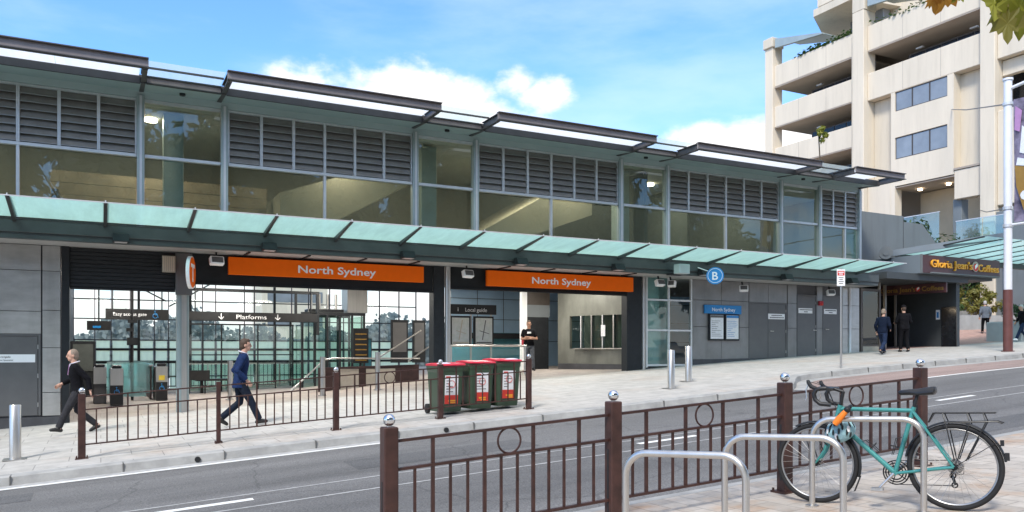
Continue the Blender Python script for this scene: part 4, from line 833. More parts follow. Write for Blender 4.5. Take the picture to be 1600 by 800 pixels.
# maple overhead
MAP = thing('maple_tree', 'maple tree with yellow green and rusty leaves hanging into the top corner', 'tree', (3.85, .49, ZN(3.85, .49)))
B = Vector((3.85, .49, ZN(3.85, .49)))
def cpt(x, y, d):
    a = R(27.1846); u = (x - 800) * d / 1251; return Vector((u * math.cos(a) + d * math.sin(a), -u * math.sin(a) + d * math.cos(a), (550 - y) * d / 1251))
mb = MB(); f1 = B + Vector((0, 0, 2.4)); e1 = cpt(1600, -60, 2.5); e2 = cpt(1470, -45, 2.6)
mb.tube([B - Vector((0, 0, .2)), B + Vector((.05, 0, 1.3)), f1, f1 + Vector((.1, -.2, 1.6))], [.17, .14, .12, .07], 12); mb.tube([f1 - Vector((0, 0, .1)), f1.lerp(e1, .5) + Vector((0, 0, .12)), e1, e2], [.06, .04, .016, .006], 8); mb.build('trunk', 'bark', MAP, smooth=True)
outl = [(0, -.5), (.06, -.28), (.30, -.42), (.28, -.22), (.52, -.10), (.40, -.02), (.50, .22), (.30, .18), (.26, .30), (.14, .24), (.12, .44), (0, .62), (-.12, .44), (-.14, .24), (-.26, .30), (-.30, .18), (-.50, .22), (-.40, -.02), (-.52, -.10), (-.28, -.22), (-.30, -.42), (-.06, -.28)]
def leaf(x, y, d, s_, roll, tilt, m, yaw=0):
    c = cpt(x, y, d); q = Matrix.Rotation(R(-27.2) + yaw, 3, 'Z') @ Matrix.Rotation(tilt, 3, 'X') @ Matrix.Rotation(roll, 3, 'Y'); mb = MB(); V = []
    for px, pz in outl: V.append(c + q @ Vector((px * s_, -.10 * s_ * (abs(px) * 1.6 - .3) + .03 * s_ * math.sin(9 * pz), pz * s_)))
    V.append(c + q @ Vector((0, .05 * s_, 0))); n = len(outl); mb.add(V, [(i, (i + 1) % n, n) for i in range(n)])
    st = c + q @ Vector((0, 0, -.5 * s_)); mb.tube([c + q @ Vector((0, 0, -.45 * s_)), st + Vector((0, 0, .06))], .0025, 5); mb.build('leaf', m, MAP)
leaf(1596, 14, 2.5, .155, R(172), R(20), 'leaf_olive'); leaf(1556, 2, 2.52, .135, R(200), R(-15), 'leaf_olive', .3); leaf(1575, 36, 2.5, .105, R(178), R(10), 'leaf_yellow', -.3); leaf(1610, 22, 2.48, .10, R(160), R(25), 'leaf_olive'); leaf(1566, 16, 2.55, .13, R(150), R(30), 'leaf_olive', .5)
leaf(1478, -4, 2.6, .10, R(190), R(50), 'leaf_rust'); leaf(1462, -2, 2.6, .085, R(150), R(35), 'leaf_rust', .4); leaf(1498, -10, 2.6, .06, R(215), R(10), 'leaf_olive')
for k in range(46):
    leaf(random.uniform(1470, 2100), random.uniform(-420, -60), random.uniform(2.1, 3.2), random.uniform(.08, .13), R(random.uniform(120, 240)), R(random.uniform(-40, 50)), random.choice(['leaf_olive', 'leaf_yellow', 'leaf_rust', 'leaf_olive']), random.uniform(-1, 1))

# ------------------------------------------------------------------ signs and fittings on the station
def tray(x0, x1, z0, z1, label):
    t = thing('station_sign', label, 'sign', ((x0 + x1) / 2, 21.5, (z0 + z1) / 2)); mb = MB(); mb.box(x0, x1, 21.47, 21.60, z0, z1); mb.build('sign_face', 'orange', t, bevel=.006)
    mb = MB()
    for k in range(4): x = x0 + .4 + (x1 - x0 - .8) * k / 3; mb.box(x - .03, x + .03, 21.5, 21.56, z1, z1 + .08); mb.box(x - .03, x + .03, 20.77, 21.56, z1 + .045, z1 + .08)
    mb.build('hanger', 'charcoal', t); return t
t = tray(2.90, 8.20, 1.985, 2.43, 'long orange station name sign with white letters over left entrance'); text('North Sydney', 'lettering', 'white', t, (5.72, 21.47, 2.205), 2.13, .205, depth=.008)
t = tray(10.21, 15.49, 1.97, 2.43, 'long orange station name sign over right entrance, above standing man'); text('North Sydney', 'lettering', 'white', t, (12.78, 21.47, 2.20), 2.13, .205, depth=.008)
# round train sign on the column
t = thing('train_sign', 'round orange train symbol sign seen edge on, fixed to entrance column', 'sign', (1.95, 21.2, 1.95))
ax = Vector((.96, -.28, 0)).normalized(); tc_ = Vector((1.96, 21.05, 1.95)); sd_ = Vector((-ax.y, ax.x, 0))
mb = MB(); mb.cyl(tc_ - ax * .04, tc_ + ax * .04, .40, 32); mb.build('rim', 'white', t); mb = MB(); mb.cyl(tc_ + ax * .041, tc_ + ax * .047, .375, 32); mb.build('face', 'orange', t); mb = MB(); mb.cyl(tc_ - ax * .047, tc_ - ax * .041, .375, 32); mb.build('face', 'orange', t)
Mx = Matrix((sd_, Vector((0, 0, 1)), ax)).transposed(); mb = MB(); mb.cbox(tc_ + ax * .05 + Vector((0, 0, .16)), .42, .09, .004, Mx); mb.cbox(tc_ + ax * .0515 + Vector((0, 0, -.06)), .09, .35, .004, Mx); mb.build('letter', 'white', t)
mb = MB(); mb.box(1.90, 1.96, 21.45, 21.62, 1.9, 2.0); mb.build('bracket', 'brushed', t)
# speaker box beside it
t = thing('wall_speaker', 'small ribbed cream box at top of the shutter beside entrance column', 'speaker', (1.45, 21.5, 2.2)); mb = MB()
mb.box(1.35, 1.65, 21.5, 21.62, 1.98, 2.38); mb.build('case', 'lowwall', t); mb = MB()
for k in range(6): mb.box(1.37 + k * .045, 1.395 + k * .045, 21.485, 21.4995, 2.0, 2.36)
mb.build('grille', 'beige_side', t)
# canopy spot boxes
def spot(x, label):
    t = thing('canopy_lamp', label, 'lamp', (x, 20.45, 2.6), 0, 'box lamps along the canopy beam'); mb = MB()
    mb.prism([(x - .16, 20.30, 2.52), (x - .16, 20.62, 2.52), (x - .16, 20.62, 2.72), (x - .16, 20.40, 2.72)], (.34, 0, 0)); mb.build('housing', 'charcoal', t, bevel=.01); mb = MB(); mb.box(x - .12, x + .14, 20.34, 20.58, 2.512, 2.519); mb.build('lens', 'alu', t); return t
for px_x, lab in ((.40, 'black box lamp on canopy beam above the roller shutter'), (3.72, 'black box lamp on canopy beam above left part of left orange sign'), (7.35, 'black box lamp above right end of the left orange sign'), (10.8, 'black box lamp above left end of the right orange sign'), (14.2, 'black box lamp above right end of the right orange sign'), (17.6, 'black box lamp beside round blue bus sign'), (21.3, 'black box lamp above the double doors'), (24.6, 'black box lamp above rightmost grey doors')): spot(px_x, lab)
def flood(c, yaw, label, wide_=.34):
    t = thing('floodlight', label, 'floodlight', c, 0, 'white floodlights under the canopy'); M = Matrix.Rotation(yaw, 3, 'Z') @ Matrix.Rotation(R(-18), 3, 'X'); C_ = Vector(c); mb = MB(); mb.cbox(C_, wide_, .16, .21, M); mb.build('housing', 'white', t, bevel=.02)
    mb = MB(); mb.cbox(C_ + M @ Vector((0, -.085, 0)), wide_ - .07, .012, .14, M); mb.build('lens', 'doorgrey', t); mb = MB(); mb.bar(C_ + Vector((0, .05, .08)), C_ + Vector((0, .1, .24)), .04); mb.build('bracket', 'charcoal', t)
flood((2.58, 21.2, 2.28), R(8), 'white floodlight just left of the left orange sign'); flood((9.45, 21.2, 2.26), R(10), 'white floodlight in the gap between the orange signs')
flood((16.35, 21.2, 2.27), R(5), 'white floodlight at top of downpipe right of second orange sign'); flood((16.85, 21.2, 2.26), R(-60), 'tilted white floodlight paired with another left of bus sign', .26)
flood((20.0, 21.2, 2.22), R(-40), 'white floodlight above blue station notice board', .3); flood((24.3, 21.2, 2.22), R(-25), 'white floodlight above red alarm between doors', .3)
t = thing('alarm_strobe', 'small red alarm light between the two single grey doors', 'alarm', (24.25, 21.65, 1.85)); mb = MB(); mb.box(24.15, 24.36, 21.58, 21.668, 1.76, 1.93); mb.build('housing', 'clothred', t, bevel=.015); mb = MB(); mb.sphere((24.25, 21.58, 1.80), .05); mb.build('lens', 'stickerred', t)
# bus stop B
t = thing('bus_sign', 'round blue sign with white letter B under the canopy', 'sign', (17.35, 20.2, 2.45)); c = Vector((17.42, 19.75, 2.43)); ax = Vector((-.62, -.78, 0)).normalized(); rzB = math.atan2(ax.x, -ax.y)
rzB = math.atan2(ax.y, ax.x) + R(90)
mb = MB(); mb.cyl(c - ax * .06, c + ax * .06, .27, 28); mb.build('disc', 'blueB', t, smooth=True); mb = MB(); mb.ring(c + ax * .062, .225, .008, ax, 28, 6); mb.build('ring', 'white', t)
text('B', 'letter', 'white', t, c + ax * .062, None, .26, rot=(R(90), 0, rzB), depth=.004)
mb = MB(); mb.cyl(c + Vector((-.16, .1, .14)), (17.1, 20.2, 2.72), .016, 8); mb.build('arm', 'alu', t)
t = thing('junction_box', 'pale grey square box hanging beside the round blue sign', 'box', (16.6, 20.0, 2.6)); mb = MB(); mb.box(16.2, 16.62, 20.0, 20.3, 2.48, 2.78); mb.build('case', 'soffit', t, bevel=.015); mb = MB(); mb.box(16.15, 16.66, 20.3, 20.6, 2.46, 2.52); mb.build('shelf', 'charcoal', t)
# notice board
t = thing('notice_board', 'blue station name board with two white posters on grey wall', 'notice board', (19.4, 21.6, 1.0)); mb = MB(); mb.box(18.60, 20.27, 21.60, 21.665, 1.34, 1.64); mb.build('header', 'blue', t, bevel=.006)
text('North Sydney', 'lettering', 'white', t, (19.45, 21.598, 1.49), 1.05, .13, depth=.003)
for a, b in ((18.80, 19.47), (19.52, 20.17)):
    mb = MB(); mb.box(a, b, 21.60, 21.665, .40, 1.335); fr = mb.build('poster_case', 'charcoal', t); mb = MB(); mb.box(a + .05, b - .05, 21.588, 21.598, .46, 1.29); mb.build('poster', 'paper', fr); mb = MB(); mb.box(a + .05, b - .05, 21.58, 21.587, 1.20, 1.28)
    for k in range(9): z = .55 + k * .066; w = random.uniform(.3, 1); mb.box(a + .09, a + .09 + (b - a - .18) * w, 21.582, 21.587, z, z + .012)
    mb.build('print', 'blue' if a > 19.5 else 'doorgrey', fr)
t = thing('framed_poster', 'orange framed poster behind the narrow glazed bay', 'poster', (17.6, 22.9, .7)); mb = MB(); mb.box(17.25, 18.0, 22.9, 22.95, .2, 1.25); mb.build('frame', 'terracotta', t); mb = MB(); mb.box(17.32, 17.93, 22.88, 22.897, .28, 1.17); mb.build('print', 'mapgreen', t)

# ------------------------------------------------------------------ station hall contents
def hang(name, x0, x1, y, z0, z1, label, cat='sign'):
    t = thing(name, label, cat, ((x0 + x1) / 2, y, z0)); mb = MB(); mb.box(x0, x1, y, y + .12, z0, z1); mb.build('sign_box', 'black', t, bevel=.005); mb = MB()
    for x in (x0 + .2, x1 - .2): mb.cyl((x, y + .06, z1), (x, y + .06, 3.9 if y > 29.5 else 2.56), .02, 8)
    mb.build('hanger', 'charcoal', t); return t
def wheelchair(c, s_, par, m='signwhite', y=-.004):
    x, yy, z = c; mb = MB(); mb.ring((x, yy + y, z - .15 * s_), .27 * s_, .035 * s_, (0, 1, 0), 20, 6); mb.sphere((x - .02 * s_, yy + y, z + .42 * s_), .08 * s_, .01, .08 * s_, 10, 6)
    mb.bar((x - .02 * s_, yy + y, z + .30 * s_), (x - .02 * s_, yy + y, z - .02 * s_), .08 * s_, .01); mb.bar((x - .02 * s_, yy + y, z - .02 * s_), (x + .26 * s_, yy + y, z - .02 * s_), .07 * s_, .01); mb.bar((x + .24 * s_, yy + y, z - .02 * s_), (x + .36 * s_, yy + y, z - .38 * s_), .07 * s_, .01); mb.bar((x, yy + y, z + .15 * s_), (x + .2 * s_, yy + y, z + .15 * s_), .06 * s_, .01)
    return mb.build('wheelchair_symbol', m, par)
t = hang('gate_sign', .13, 1.95, 28, 1.02, 1.36, 'black hanging sign reading Easy access gate with blue wheelchair symbol'); text('Easy access gate', 'lettering', 'paper', t, (.82, 27.995, 1.2), .95, .11, depth=.003); wheelchair((1.55, 27.995, 1.19), .26, t, 'blueB')
t = hang('platform_sign', 2.55, 6.72, 28, 1.04, 1.33, 'long black hanging sign reading Platforms between two down arrows'); text('Platforms', 'lettering', 'paper', t, (4.52, 27.995, 1.18), .98, .15, depth=.003)
for x in (3.55, 5.38):
    mb = MB(); mb.box(x - .012, x + .012, 27.99, 27.998, 1.09, 1.28); mb.bar((x, 27.994, 1.09), (x - .08, 27.994, 1.17), .006, .025, (1, 0, 1)); mb.bar((x, 27.994, 1.09), (x + .08, 27.994, 1.17), .006, .025, (1, 0, -1)); mb.build('arrow', 'paper', t)
t = thing('sign_gantry', 'black pipe frame rising from and carrying the Platforms sign', 'frame', (4.5, 28.2, 1.2)); mb = MB(); mb.box(2.4, 6.85, 28.2, 28.3, 2.02, 2.12); mb.box(6.75, 6.85, 28.2, 28.3, .6, 2.02); mb.box(2.4, 2.5, 28.2, 28.3, -1.42, 2.02); mb.box(6.0, 6.08, 28.2, 28.3, 1.33, 2.02); mb.build('frame', 'charcoal', t)
t = thing('information_display', 'dark departures board with orange text rows by stairs', 'display', (8.0, 27, .3)); mb = MB(); mb.box(7.73, 8.27, 27, 27.15, -.38, .82); mb.build('case', 'black', t, bevel=.01); mb = MB()
for k in range(6): mb.box(7.8, 8.2, 26.994, 26.999, -.3 + k * .18, -.26 + k * .18)
mb.build('text_rows', 'golddull', t); mb = MB(); mb.cyl((8.0, 27.08, -1.2), (8.0, 27.08, -.38), .04, 10); mb.build('post', 'charcoal', t)
t = thing('clock_display', 'small dark hanging display left of the easy access sign', 'display', (-.1, 25.5, .75)); mb = MB(); mb.box(-.35, .25, 25.5, 25.62, .62, .88); mb.build('case', 'black', t); mb = MB(); mb.box(-.2, .0, 25.49, 25.499, .68, .74); mb.build('symbol', 'blue', t); mb = MB(); mb.cyl((-.05, 25.56, .88), (-.05, 25.56, 2.56), .02, 8); mb.build('hanger', 'charcoal', t)
t = thing('camera_post', 'slim black post with cameras inside the left entrance', 'post', (.82, 26, -1.42)); mb = MB(); mb.cyl((.82, 26, -1.42), (.82, 26, 2.55), .04, 10); mb.build('pole', 'black', t); mb = MB(); mb.box(.68, .96, 25.9, 26.1, .2, .42); mb.box(.66, .86, 25.85, 26.0, .6, .7); mb.box(.7, .95, 25.85, 26.0, .85, .94); mb.build('camera', 'charcoal', t)
def gate(x, y, label, panel, sticker=False):
    z = ZI(x, y); t = thing('ticket_gate', label, 'ticket gate', (x, y, z), 0, 'ticket gates in the station hall'); mb = MB(); mb.box(x - .16, x + .16, y, y + 1.5, z, z + 1.0); mb.build('cabinet', 'doorgrey', t, bevel=.02); mb = MB(); mb.box(x - .155, x + .155, y - .02, y + .0, z + .55, z + 1.0); mb.build('front', 'brushed', t); mb = MB(); mb.box(x - .12, x + .12, y + .05, y + .35, z + 1.0, z + 1.09); mb.build('card_reader', 'black', t, bevel=.02)
    if panel:
        mb = MB(); mb.box(x - .15, x + .15, y - .024, y - .002, z + .03, z + .54); mb.build('panel', 'black', t); wheelchair((x, y - .026, z + .40), .22, t, 'blueB')
    if sticker: mb = MB(); mb.box(x - .08, x + .08, y - .026, y - .0205, z + .60, z + .74); mb.build('arrow_sticker', 'yellow', t)
    mb = MB(); mb.box(x + (.17 if not sticker else -.75), x + (.75 if not sticker else -.17), y + .7, y + .72, z + .2, z + 1.15); mb.build('glass_flap', 'tealglass', t)
gate(-.02, 24.6, 'plain grey ticket gate at left of the hall beside the leftmost wheelchair gate', False); gate(.38, 23.9, 'ticket gate with blue wheelchair panel near left wall', True); gate(1.58, 25.4, 'wheelchair ticket gate with yellow arrow sticker left of entrance column', True, True)
t = thing('gate_barrier', 'dark brown slatted barrier receding behind the ticket gates', 'barrier', (1.3, 27, -1.42)); mb = MB()
for k in range(44): y = 25.9 + k * .16; mb.box(1.30, 1.34, y, y + .11, -1.4, -.42)
mb.build('slats', 'brownmetal', t); mb = MB(); mb.box(1.27, 1.37, 25.8, 33, -.42, -.37); mb.build('top_rail', 'brushed', t)
t = thing('hall_railing', 'glass railing across the far end of the hall', 'railing', (4, 31, -1)); mb = MB(); mb.box(2.6, 7.0, 31, 31.05, -.45, -.40)
for k in range(6): mb.box(2.6 + k * .85, 2.64 + k * .85, 31, 31.05, -1.5, -.45)
mb.build('frame', 'brushed', t); mb = MB(); mb.box(2.65, 6.95, 31.015, 31.03, -1.4, -.47); mb.build('glass', 'greenglass', t)
t = thing('hall_bench', 'dark slatted bench in front of the far glazing', 'bench', (3.6, 29.5, -1.42)); mb = MB(); mb.box(2.9, 4.2, 29.3, 29.75, -1.0, -.93); mb.build('seat', 'black', t)
for x in (3.1, 4.0): mb = MB(); mb.box(x - .04, x + .04, 29.4, 29.7, -1.42, -1.0); mb.build('leg', 'black', t)
t = thing('platform_railing', 'dark balustered railing behind the hall bench by the rear glazing', 'railing', (4, 32.5, -1.4)); mb = MB(); mb.box(-.6, 7.2, 32.5, 32.55, -.42, -.36); mb.box(-.6, 7.2, 32.5, 32.55, -1.3, -1.26); mb.build('rails', 'charcoal', t); mb = MB()
for k in range(48): mb.box(-.55 + k * .16, -.53 + k * .16, 32.515, 32.535, -1.26, -.42)
o = mb.build('balusters', 'charcoal', t); o['kind'] = 'stuff'
t = thing('vending_machine', 'dark vending machine shape against the left hall wall', 'machine', (-.4, 29, -1.42)); mb = MB(); mb.box(-.85, -.15, 28.6, 29.5, -1.42, .35); mb.build('cabinet', 'charcoal', t, bevel=.02); mb = MB(); mb.box(-.78, -.22, 28.58, 28.599, -.6, .25); mb.build('window', 'interior_dark', t)
t = thing('glass_screen', 'tall framed glass screen across the concourse behind the ticket gates', 'screen', (4.4, 29.8, -1.42)); mb = MB()
for k in range(7): x = 2.55 + k * .62; mb.box(x - .022, x + .022, 29.8, 29.85, -1.42, .95)
mb.box(2.53, 6.3, 29.79, 29.86, .95, 1.0); mb.box(2.53, 6.3, 29.79, 29.86, -.12, -.08); mb.build('frame', 'charcoal', t)
for k in range(6): x = 2.575 + k * .62; mb = MB(); mb.box(x, x + .57, 29.82, 29.83, -1.38, .94); mb.build('glass_panel', 'winclear', t)
t = thing('leaflet_rack', 'small dark rack on two legs in front of the glass screen', 'rack', (3.0, 28.9, -1.42)); mb = MB(); mb.box(2.5, 3.3, 28.9, 29.0, -.95, -.62); mb.build('tray', 'black', t)
for x in (2.65, 3.15): mb = MB(); mb.box(x - .025, x + .025, 28.93, 28.98, -1.42, -.95); mb.build('leg', 'black', t)
# lift enclosure
t = thing('lift_shaft', 'green glass lift enclosure with stainless motor box on top', 'lift', (7.3, 29, -1.3)); mb = MB()
for x in (6.35, 6.8, 7.25, 7.7, 8.15, 8.6):
    for y in (28.6, 30.6): mb.box(x - .035, x + .035, y, y + .07, -1.42, 1.32)
mb.box(6.31, 8.64, 28.59, 28.68, 1.32, 1.42); mb.box(6.31, 8.64, 30.59, 30.68, 1.32, 1.42); mb.build('frame', 'charcoal', t)
for k in range(5): x = 6.39 + k * .45; mb = MB(); mb.box(x, x + .37, 28.62, 28.635, -1.4, 1.31); mb.build('glass_panel', 'greenglass', t)
mb = MB(); mb.box(6.33, 6.345, 28.7, 30.6, -1.4, 1.31); mb.box(8.61, 8.625, 28.7, 30.6, -1.4, 1.31); mb.build('glass_panel', 'greenglass', t)
mb = MB(); mb.box(8.0, 8.75, 28.7, 29.5, 1.43, 2.35); mb.mi = 1; mb.box(6.6, 7.9, 28.8, 29.4, 1.43, 1.55); mb.build('motor_box', ['brushed', 'charcoal'], t, bevel=.01)
mb = MB()
for x in (6.75, 7.05, 7.35, 7.65): mb.cyl((x, 29, 1.43), (x, 29, 2.1), .05, 8)
mb.build('pipes', 'brushed', t)
# low stair wall with rails
t = thing('stair_wall', 'low beige panelled wall around the stairs with sloping handrails', 'wall', (8, 24.5, -1.2)); mb = MB(); mb.prism([(6.2, 25.6, -1.5), (9.6, 25.6, -1.2), (9.6, 25.6, -.42), (6.2, 25.6, -.50)], (0, .12, 0)); mb.build('wall', 'brownmetal', t)
for x0, x1 in ((6.9, 7.5), (7.75, 8.75)): mb = MB(); mb.box(x0, x1, 25.57, 25.598, -1.25, -.55); mb.build('panel', 'lowwall', t)
mb = MB(); mb.tube([(5.2, 25.2, -1.25), (6.3, 25.3, -.25), (6.6, 25.35, -.2), (9.6, 25.5, -.22)], .025, 8); mb.tube([(8.3, 26.0, -.2), (9.9, 26.2, .75)], .025, 8); mb.tube([(9.0, 25.0, -.3), (10.3, 25.0, .55)], .025, 8); mb.build('handrail', 'brushed', t, smooth=True)
for i, (px_x, y, lab) in enumerate(((3.37, 24.6, 'short grey post behind the walking man in blue suit'), (5.78, 23.4, 'stainless post left of the low stair wall'), (7.45, 23.4, 'stainless post in front of the low stair wall'))):
    z = ZI(px_x, y); t = thing('hall_bollard', lab, 'bollard', (px_x, y, z), 0, 'posts inside the left entrance'); mb = MB(); mb.cyl((px_x, y, z), (px_x, y, z + 1.15), .075, 18); mb.build('post', 'brushed', t, smooth=True); mb = MB(); mb.cyl((px_x, y, z), (px_x, y, z + .03), .13, 16); mb.build('base', 'stainless', t)
for (x0, x1, lab) in ((9.6, 10.25, 'dark framed poster left of stairs top in the hall'), (10.45, 10.95, 'narrow dark poster right beside another in the hall')):
    t = thing('poster_case', lab, 'poster', ((x0 + x1) / 2, 28.5, .5)); mb = MB(); mb.box(x0, x1, 28.5, 28.6, -.4, 1.2); mb.build('case', 'charcoal', t); mb = MB(); mb.box(x0 + .06, x1 - .06, 28.49, 28.499, .0, 1.1); mb.build('print', 'doorgrey', t)
t = thing('wall_poster', 'dark blue poster seen through the lower stairs glass', 'poster', (9.0, 31, 0)); mb = MB(); mb.box(8.9, 9.6, 31, 31.05, -1.2, .5); mb.build('print', 'posterblue', t); mb = MB(); mb.box(8.86, 9.64, 31.05, 31.1, -1.24, .54); mb.build('frame', 'charcoal', t)
t = thing('guide_stand', 'freestanding stand with Local guide header and two framed maps', 'map stand', (10.8, 24, -.85)); mb = MB(); mb.box(10.06, 11.74, 24, 24.1, 1.24, 1.56); mb.build('header', 'black', t)
text('Local guide', 'lettering', 'paper', t, (11.0, 23.996, 1.39), .78, .13, depth=.003); text('i', 'lettering', 'paper', t, (10.35, 23.996, 1.40), None, .14, depth=.003)
for a, b in ((10.08, 10.80), (10.92, 11.64)):
    mb = MB(); mb.box(a, b, 24, 24.08, .20, 1.18); fr = mb.build('map_frame', 'black', t); mb = MB(); mb.box(a + .06, b - .06, 23.988, 23.999, .27, 1.12); mb.build('map', 'mapgreen', fr); mb = MB(); mb.box(a + .08, b - .08, 23.98, 23.987, .29, .33); mb.bar((a + .3, 23.984, .4), (a + .42, 23.984, 1.05), .03, .006, (0, 1, 0)); mb.bar((a + .2, 23.984, .7), (a + .55, 23.984, .6), .02, .006, (0, 1, 0)); mb.build('map_print', 'beige_side' if a < 10.5 else 'doorgrey', fr)
mb = MB()
for x in (10.12, 10.86, 11.6): mb.box(x - .03, x + .03, 24.1, 24.14, F0(x) - .1, 1.24)
mb.build('legs', 'brushed', t)
t = thing('guard_railing', 'stainless guard railing in front of the local guide maps', 'railing', (11.2, 23.4, -.8)); mb = MB(); mb.cyl((9.75, 23.4, .2), (12.55, 23.4, .2), .035, 12); mb.cyl((12.5, 23.4, -.8), (12.5, 23.4, .2), .035, 12); mb.cyl((9.85, 23.4, -1.0), (9.85, 23.4, .2), .035, 12); mb.build('rail', 'stainless', t, smooth=True); mb = MB(); mb.box(9.95, 12.4, 23.39, 23.405, -.75, .1); mb.build('glass', 'winclear', t)
# ticket office, wall runs obliquely
TO = thing('ticket_office', 'weathered beige ticket office wall with glass windows in the right entrance', 'ticket office', (15.5, 24, -.6))
A = Vector((16.15, 22.4, 0)); D = Vector((-.35, .937, 0)); N = Vector((-.937, -.35, 0)); rzT = math.atan2(-D.y, -D.x)
MT_ = Matrix.Rotation(rzT, 3, 'Z')
def tbox(name, m, t0, t1, z0, z1, dep, off=0, par=TO):
    mb = MB(); c = A + D * ((t0 + t1) / 2) + N * (off - dep / 2); c.z = (z0 + z1) / 2; mb.cbox(c, t1 - t0, dep, z1 - z0, MT_); return mb.build(name, m, par)
tbox('wall', 'ticketwall', -.2, 3.3, 1.30, 2.5, .15); tbox('wall', 'ticketwall', -.2, 3.3, -.42, .12, .15); tbox('wall', 'ticketwall', 2.75, 3.3, .12, 1.30, .15); tbox('base', 'plinth', -.2, 3.3, -.8, -.425, .13); tbox('counter', 'stainless', -.1, 2.5, .10, .14, .4, .12)
for a, b in ((-.1, .8), (.84, 1.75), (1.79, 2.7)):
    fr = tbox('ticket_window', 'brushed', a - .04, a, .145, 1.30, .18, .01); tbox('pane', 'greenglass', a + .005, b, .145, 1.30, .02, -.05, fr); tbox('mullion', 'alu', (a + b) / 2 - .02, (a + b) / 2 + .02, .145, 1.30, .1, 0, fr)
tbox('notice', 'paper', 1.16, 1.34, .55, .95, .01, .012); tbox('screen', 'posterblue', .0, .55, .3, 1.15, .02, -.25); tbox('interior', 'ticketwall', -.2, 3.3, -.5, 2.5, .1, -1.6)
DW = thing('side_door', 'dark grey door with white jamb beside the ticket office', 'door', (14.6, 26, -.6)); mb = MB(); mb.box(14.0, 14.95, 26.1, 26.16, -.65, 1.3); mb.build('leaf', 'charcoal', DW); mb = MB(); mb.box(13.78, 13.98, 26.0, 26.2, -.65, 2.3); mb.build('jamb', 'white', DW); mb = MB(); mb.box(14.0, 15.0, 26.1, 26.18, 1.75, 2.4); mb.mi = 1; mb.box(14.0, 15, 26.1, 26.18, 1.3, 1.75); mb.build('transom', ['bronze', 'greyrender'], DW); mb = MB(); mb.cyl((14.1, 26.06, .35), (14.22, 26.06, .35), .015, 8); mb.build('handle', 'stainless', DW)

# ------------------------------------------------------------------ street furniture
def bollard(x, y, h, label):
    z = ZF(x, y); t = thing('bollard', label, 'bollard', (x, y, z), 0, 'stainless bollards on the far footpath'); mb = MB(); mb.tube([(x, y, z), (x, y, z + h - .01), (x, y, z + h)], [.085, .085, .078], 28); mb.build('post', 'stainless', t, smooth=True)
    mb = MB(); mb.cbox((x, y, z + .006), .34, .34, .012); mb.build('base_plate', 'brushed', t)
bollard(-1.25, 15.42, .90, 'short stainless bollard at far left before the hydrant door'); bollard(12.25, 15.44, .93, 'stainless bollard nearer the kerb in front of glazed bay'); bollard(13.74, 16.6, .93, 'stainless bollard further from the kerb, right of another bollard')
def fence(name, label, Y, posts, ZG, near):
    x0 = posts[0][0]; t = thing(name, label, 'fence', (x0, Y, ZG(x0, Y)))
    for (x, w, h, ball) in posts:
        z = ZG(x, Y); mb = MB(); mb.box(x - w / 2, x + w / 2, Y - w / 2, Y + w / 2, z, z + h); p = mb.build('post', 'maroonfence', t, bevel=.008)
        mb = MB(); mb.box(x - w * .85, x + w * .85, Y - w * .85, Y + w * .85, z - .01, z + .014)
        for i in (-1, 1):
            for j in (-1, 1): mb.cyl((x + i * w * .68, Y + j * w * .68, z + .01), (x + i * w * .68, Y + j * w * .68, z + .04), .012, 6)
        mb.build('base_plate', 'maroonfence', p)
        mb = MB(); mb.box(x - w / 2 - .002, x - w / 2 + .001, Y - .012, Y + .012, z + .12, z + h * .62); mb.build('slot', 'black', p)
        if ball: mb = MB(); mb.cyl((x, Y, z + h), (x, Y, z + h + .015), .02, 12); mb.sphere((x, Y, z + h + .052), .047, n=24, m=16); mb.build('ball_cap', 'chrome', p, smooth=True)
    for i, (a, b) in enumerate(zip(posts, posts[1:])):
        xa = a[0] + a[1] / 2; xb = b[0] - b[1] / 2; f = lambda x: ZG(a[0], Y) + (ZG(b[0], Y) - ZG(a[0], Y)) * (x - a[0]) / (b[0] - a[0])
        H = (.985, .765, .235) if near else (.99, .78, .22); mb = MB()
        for h in H: mb.bar((xa, Y, f(xa) + h), (xb, Y, f(xb) + h), .038, .022)
        pn = mb.build('panel_rails', 'maroonfence', t); n = 13; dx = (xb - xa) / n; tall = (2, 5, 8, 11) if near else ((4, 9) if i < 2 else (2, 5, 8, 11))
        for k in range(1, n):
            x = xa + dx * k; mb = MB(); r = .013 if k in tall else .010
            mb.box(x - r, x + r, Y - r, Y + r, f(x) + H[2] + .011, f(x) + H[1] - .011); 
            if k in tall: mb.box(x - r, x + r, Y - r, Y + r, f(x) + H[1] + .011, f(x) + H[0] - .011)
            mb.build('baluster', 'maroonfence', pn)
        if near or i >= 2: xm = xa + dx * 6.5; mb = MB(); mb.ring((xm, Y, f(xm) + (H[0] + H[1]) / 2 + .0), .105, .009, (0, 1, 0), 40, 8); mb.build('ring', 'maroonfence', pn, smooth=True)
    return t
fence('pedestrian_fence', 'maroon steel fence with ball topped posts on near footpath behind bike racks', 5.9, [(1.97, .115, 1.10, 1), (4.04, .115, 1.10, 1), (6.11, .115, 1.10, 1), (8.18, .115, 1.10, 1)], ZN, True)
fence('pedestrian_fence', 'maroon steel fence along the station kerb, in front of bins', 14.55, [(-.27, .11, 1.04, 1), (1.80, .07, 1.06, 0), (3.84, .10, 1.06, 1), (5.90, .10, 1.06, 1), (7.86, .10, 1.04, 1)], ZF, False)
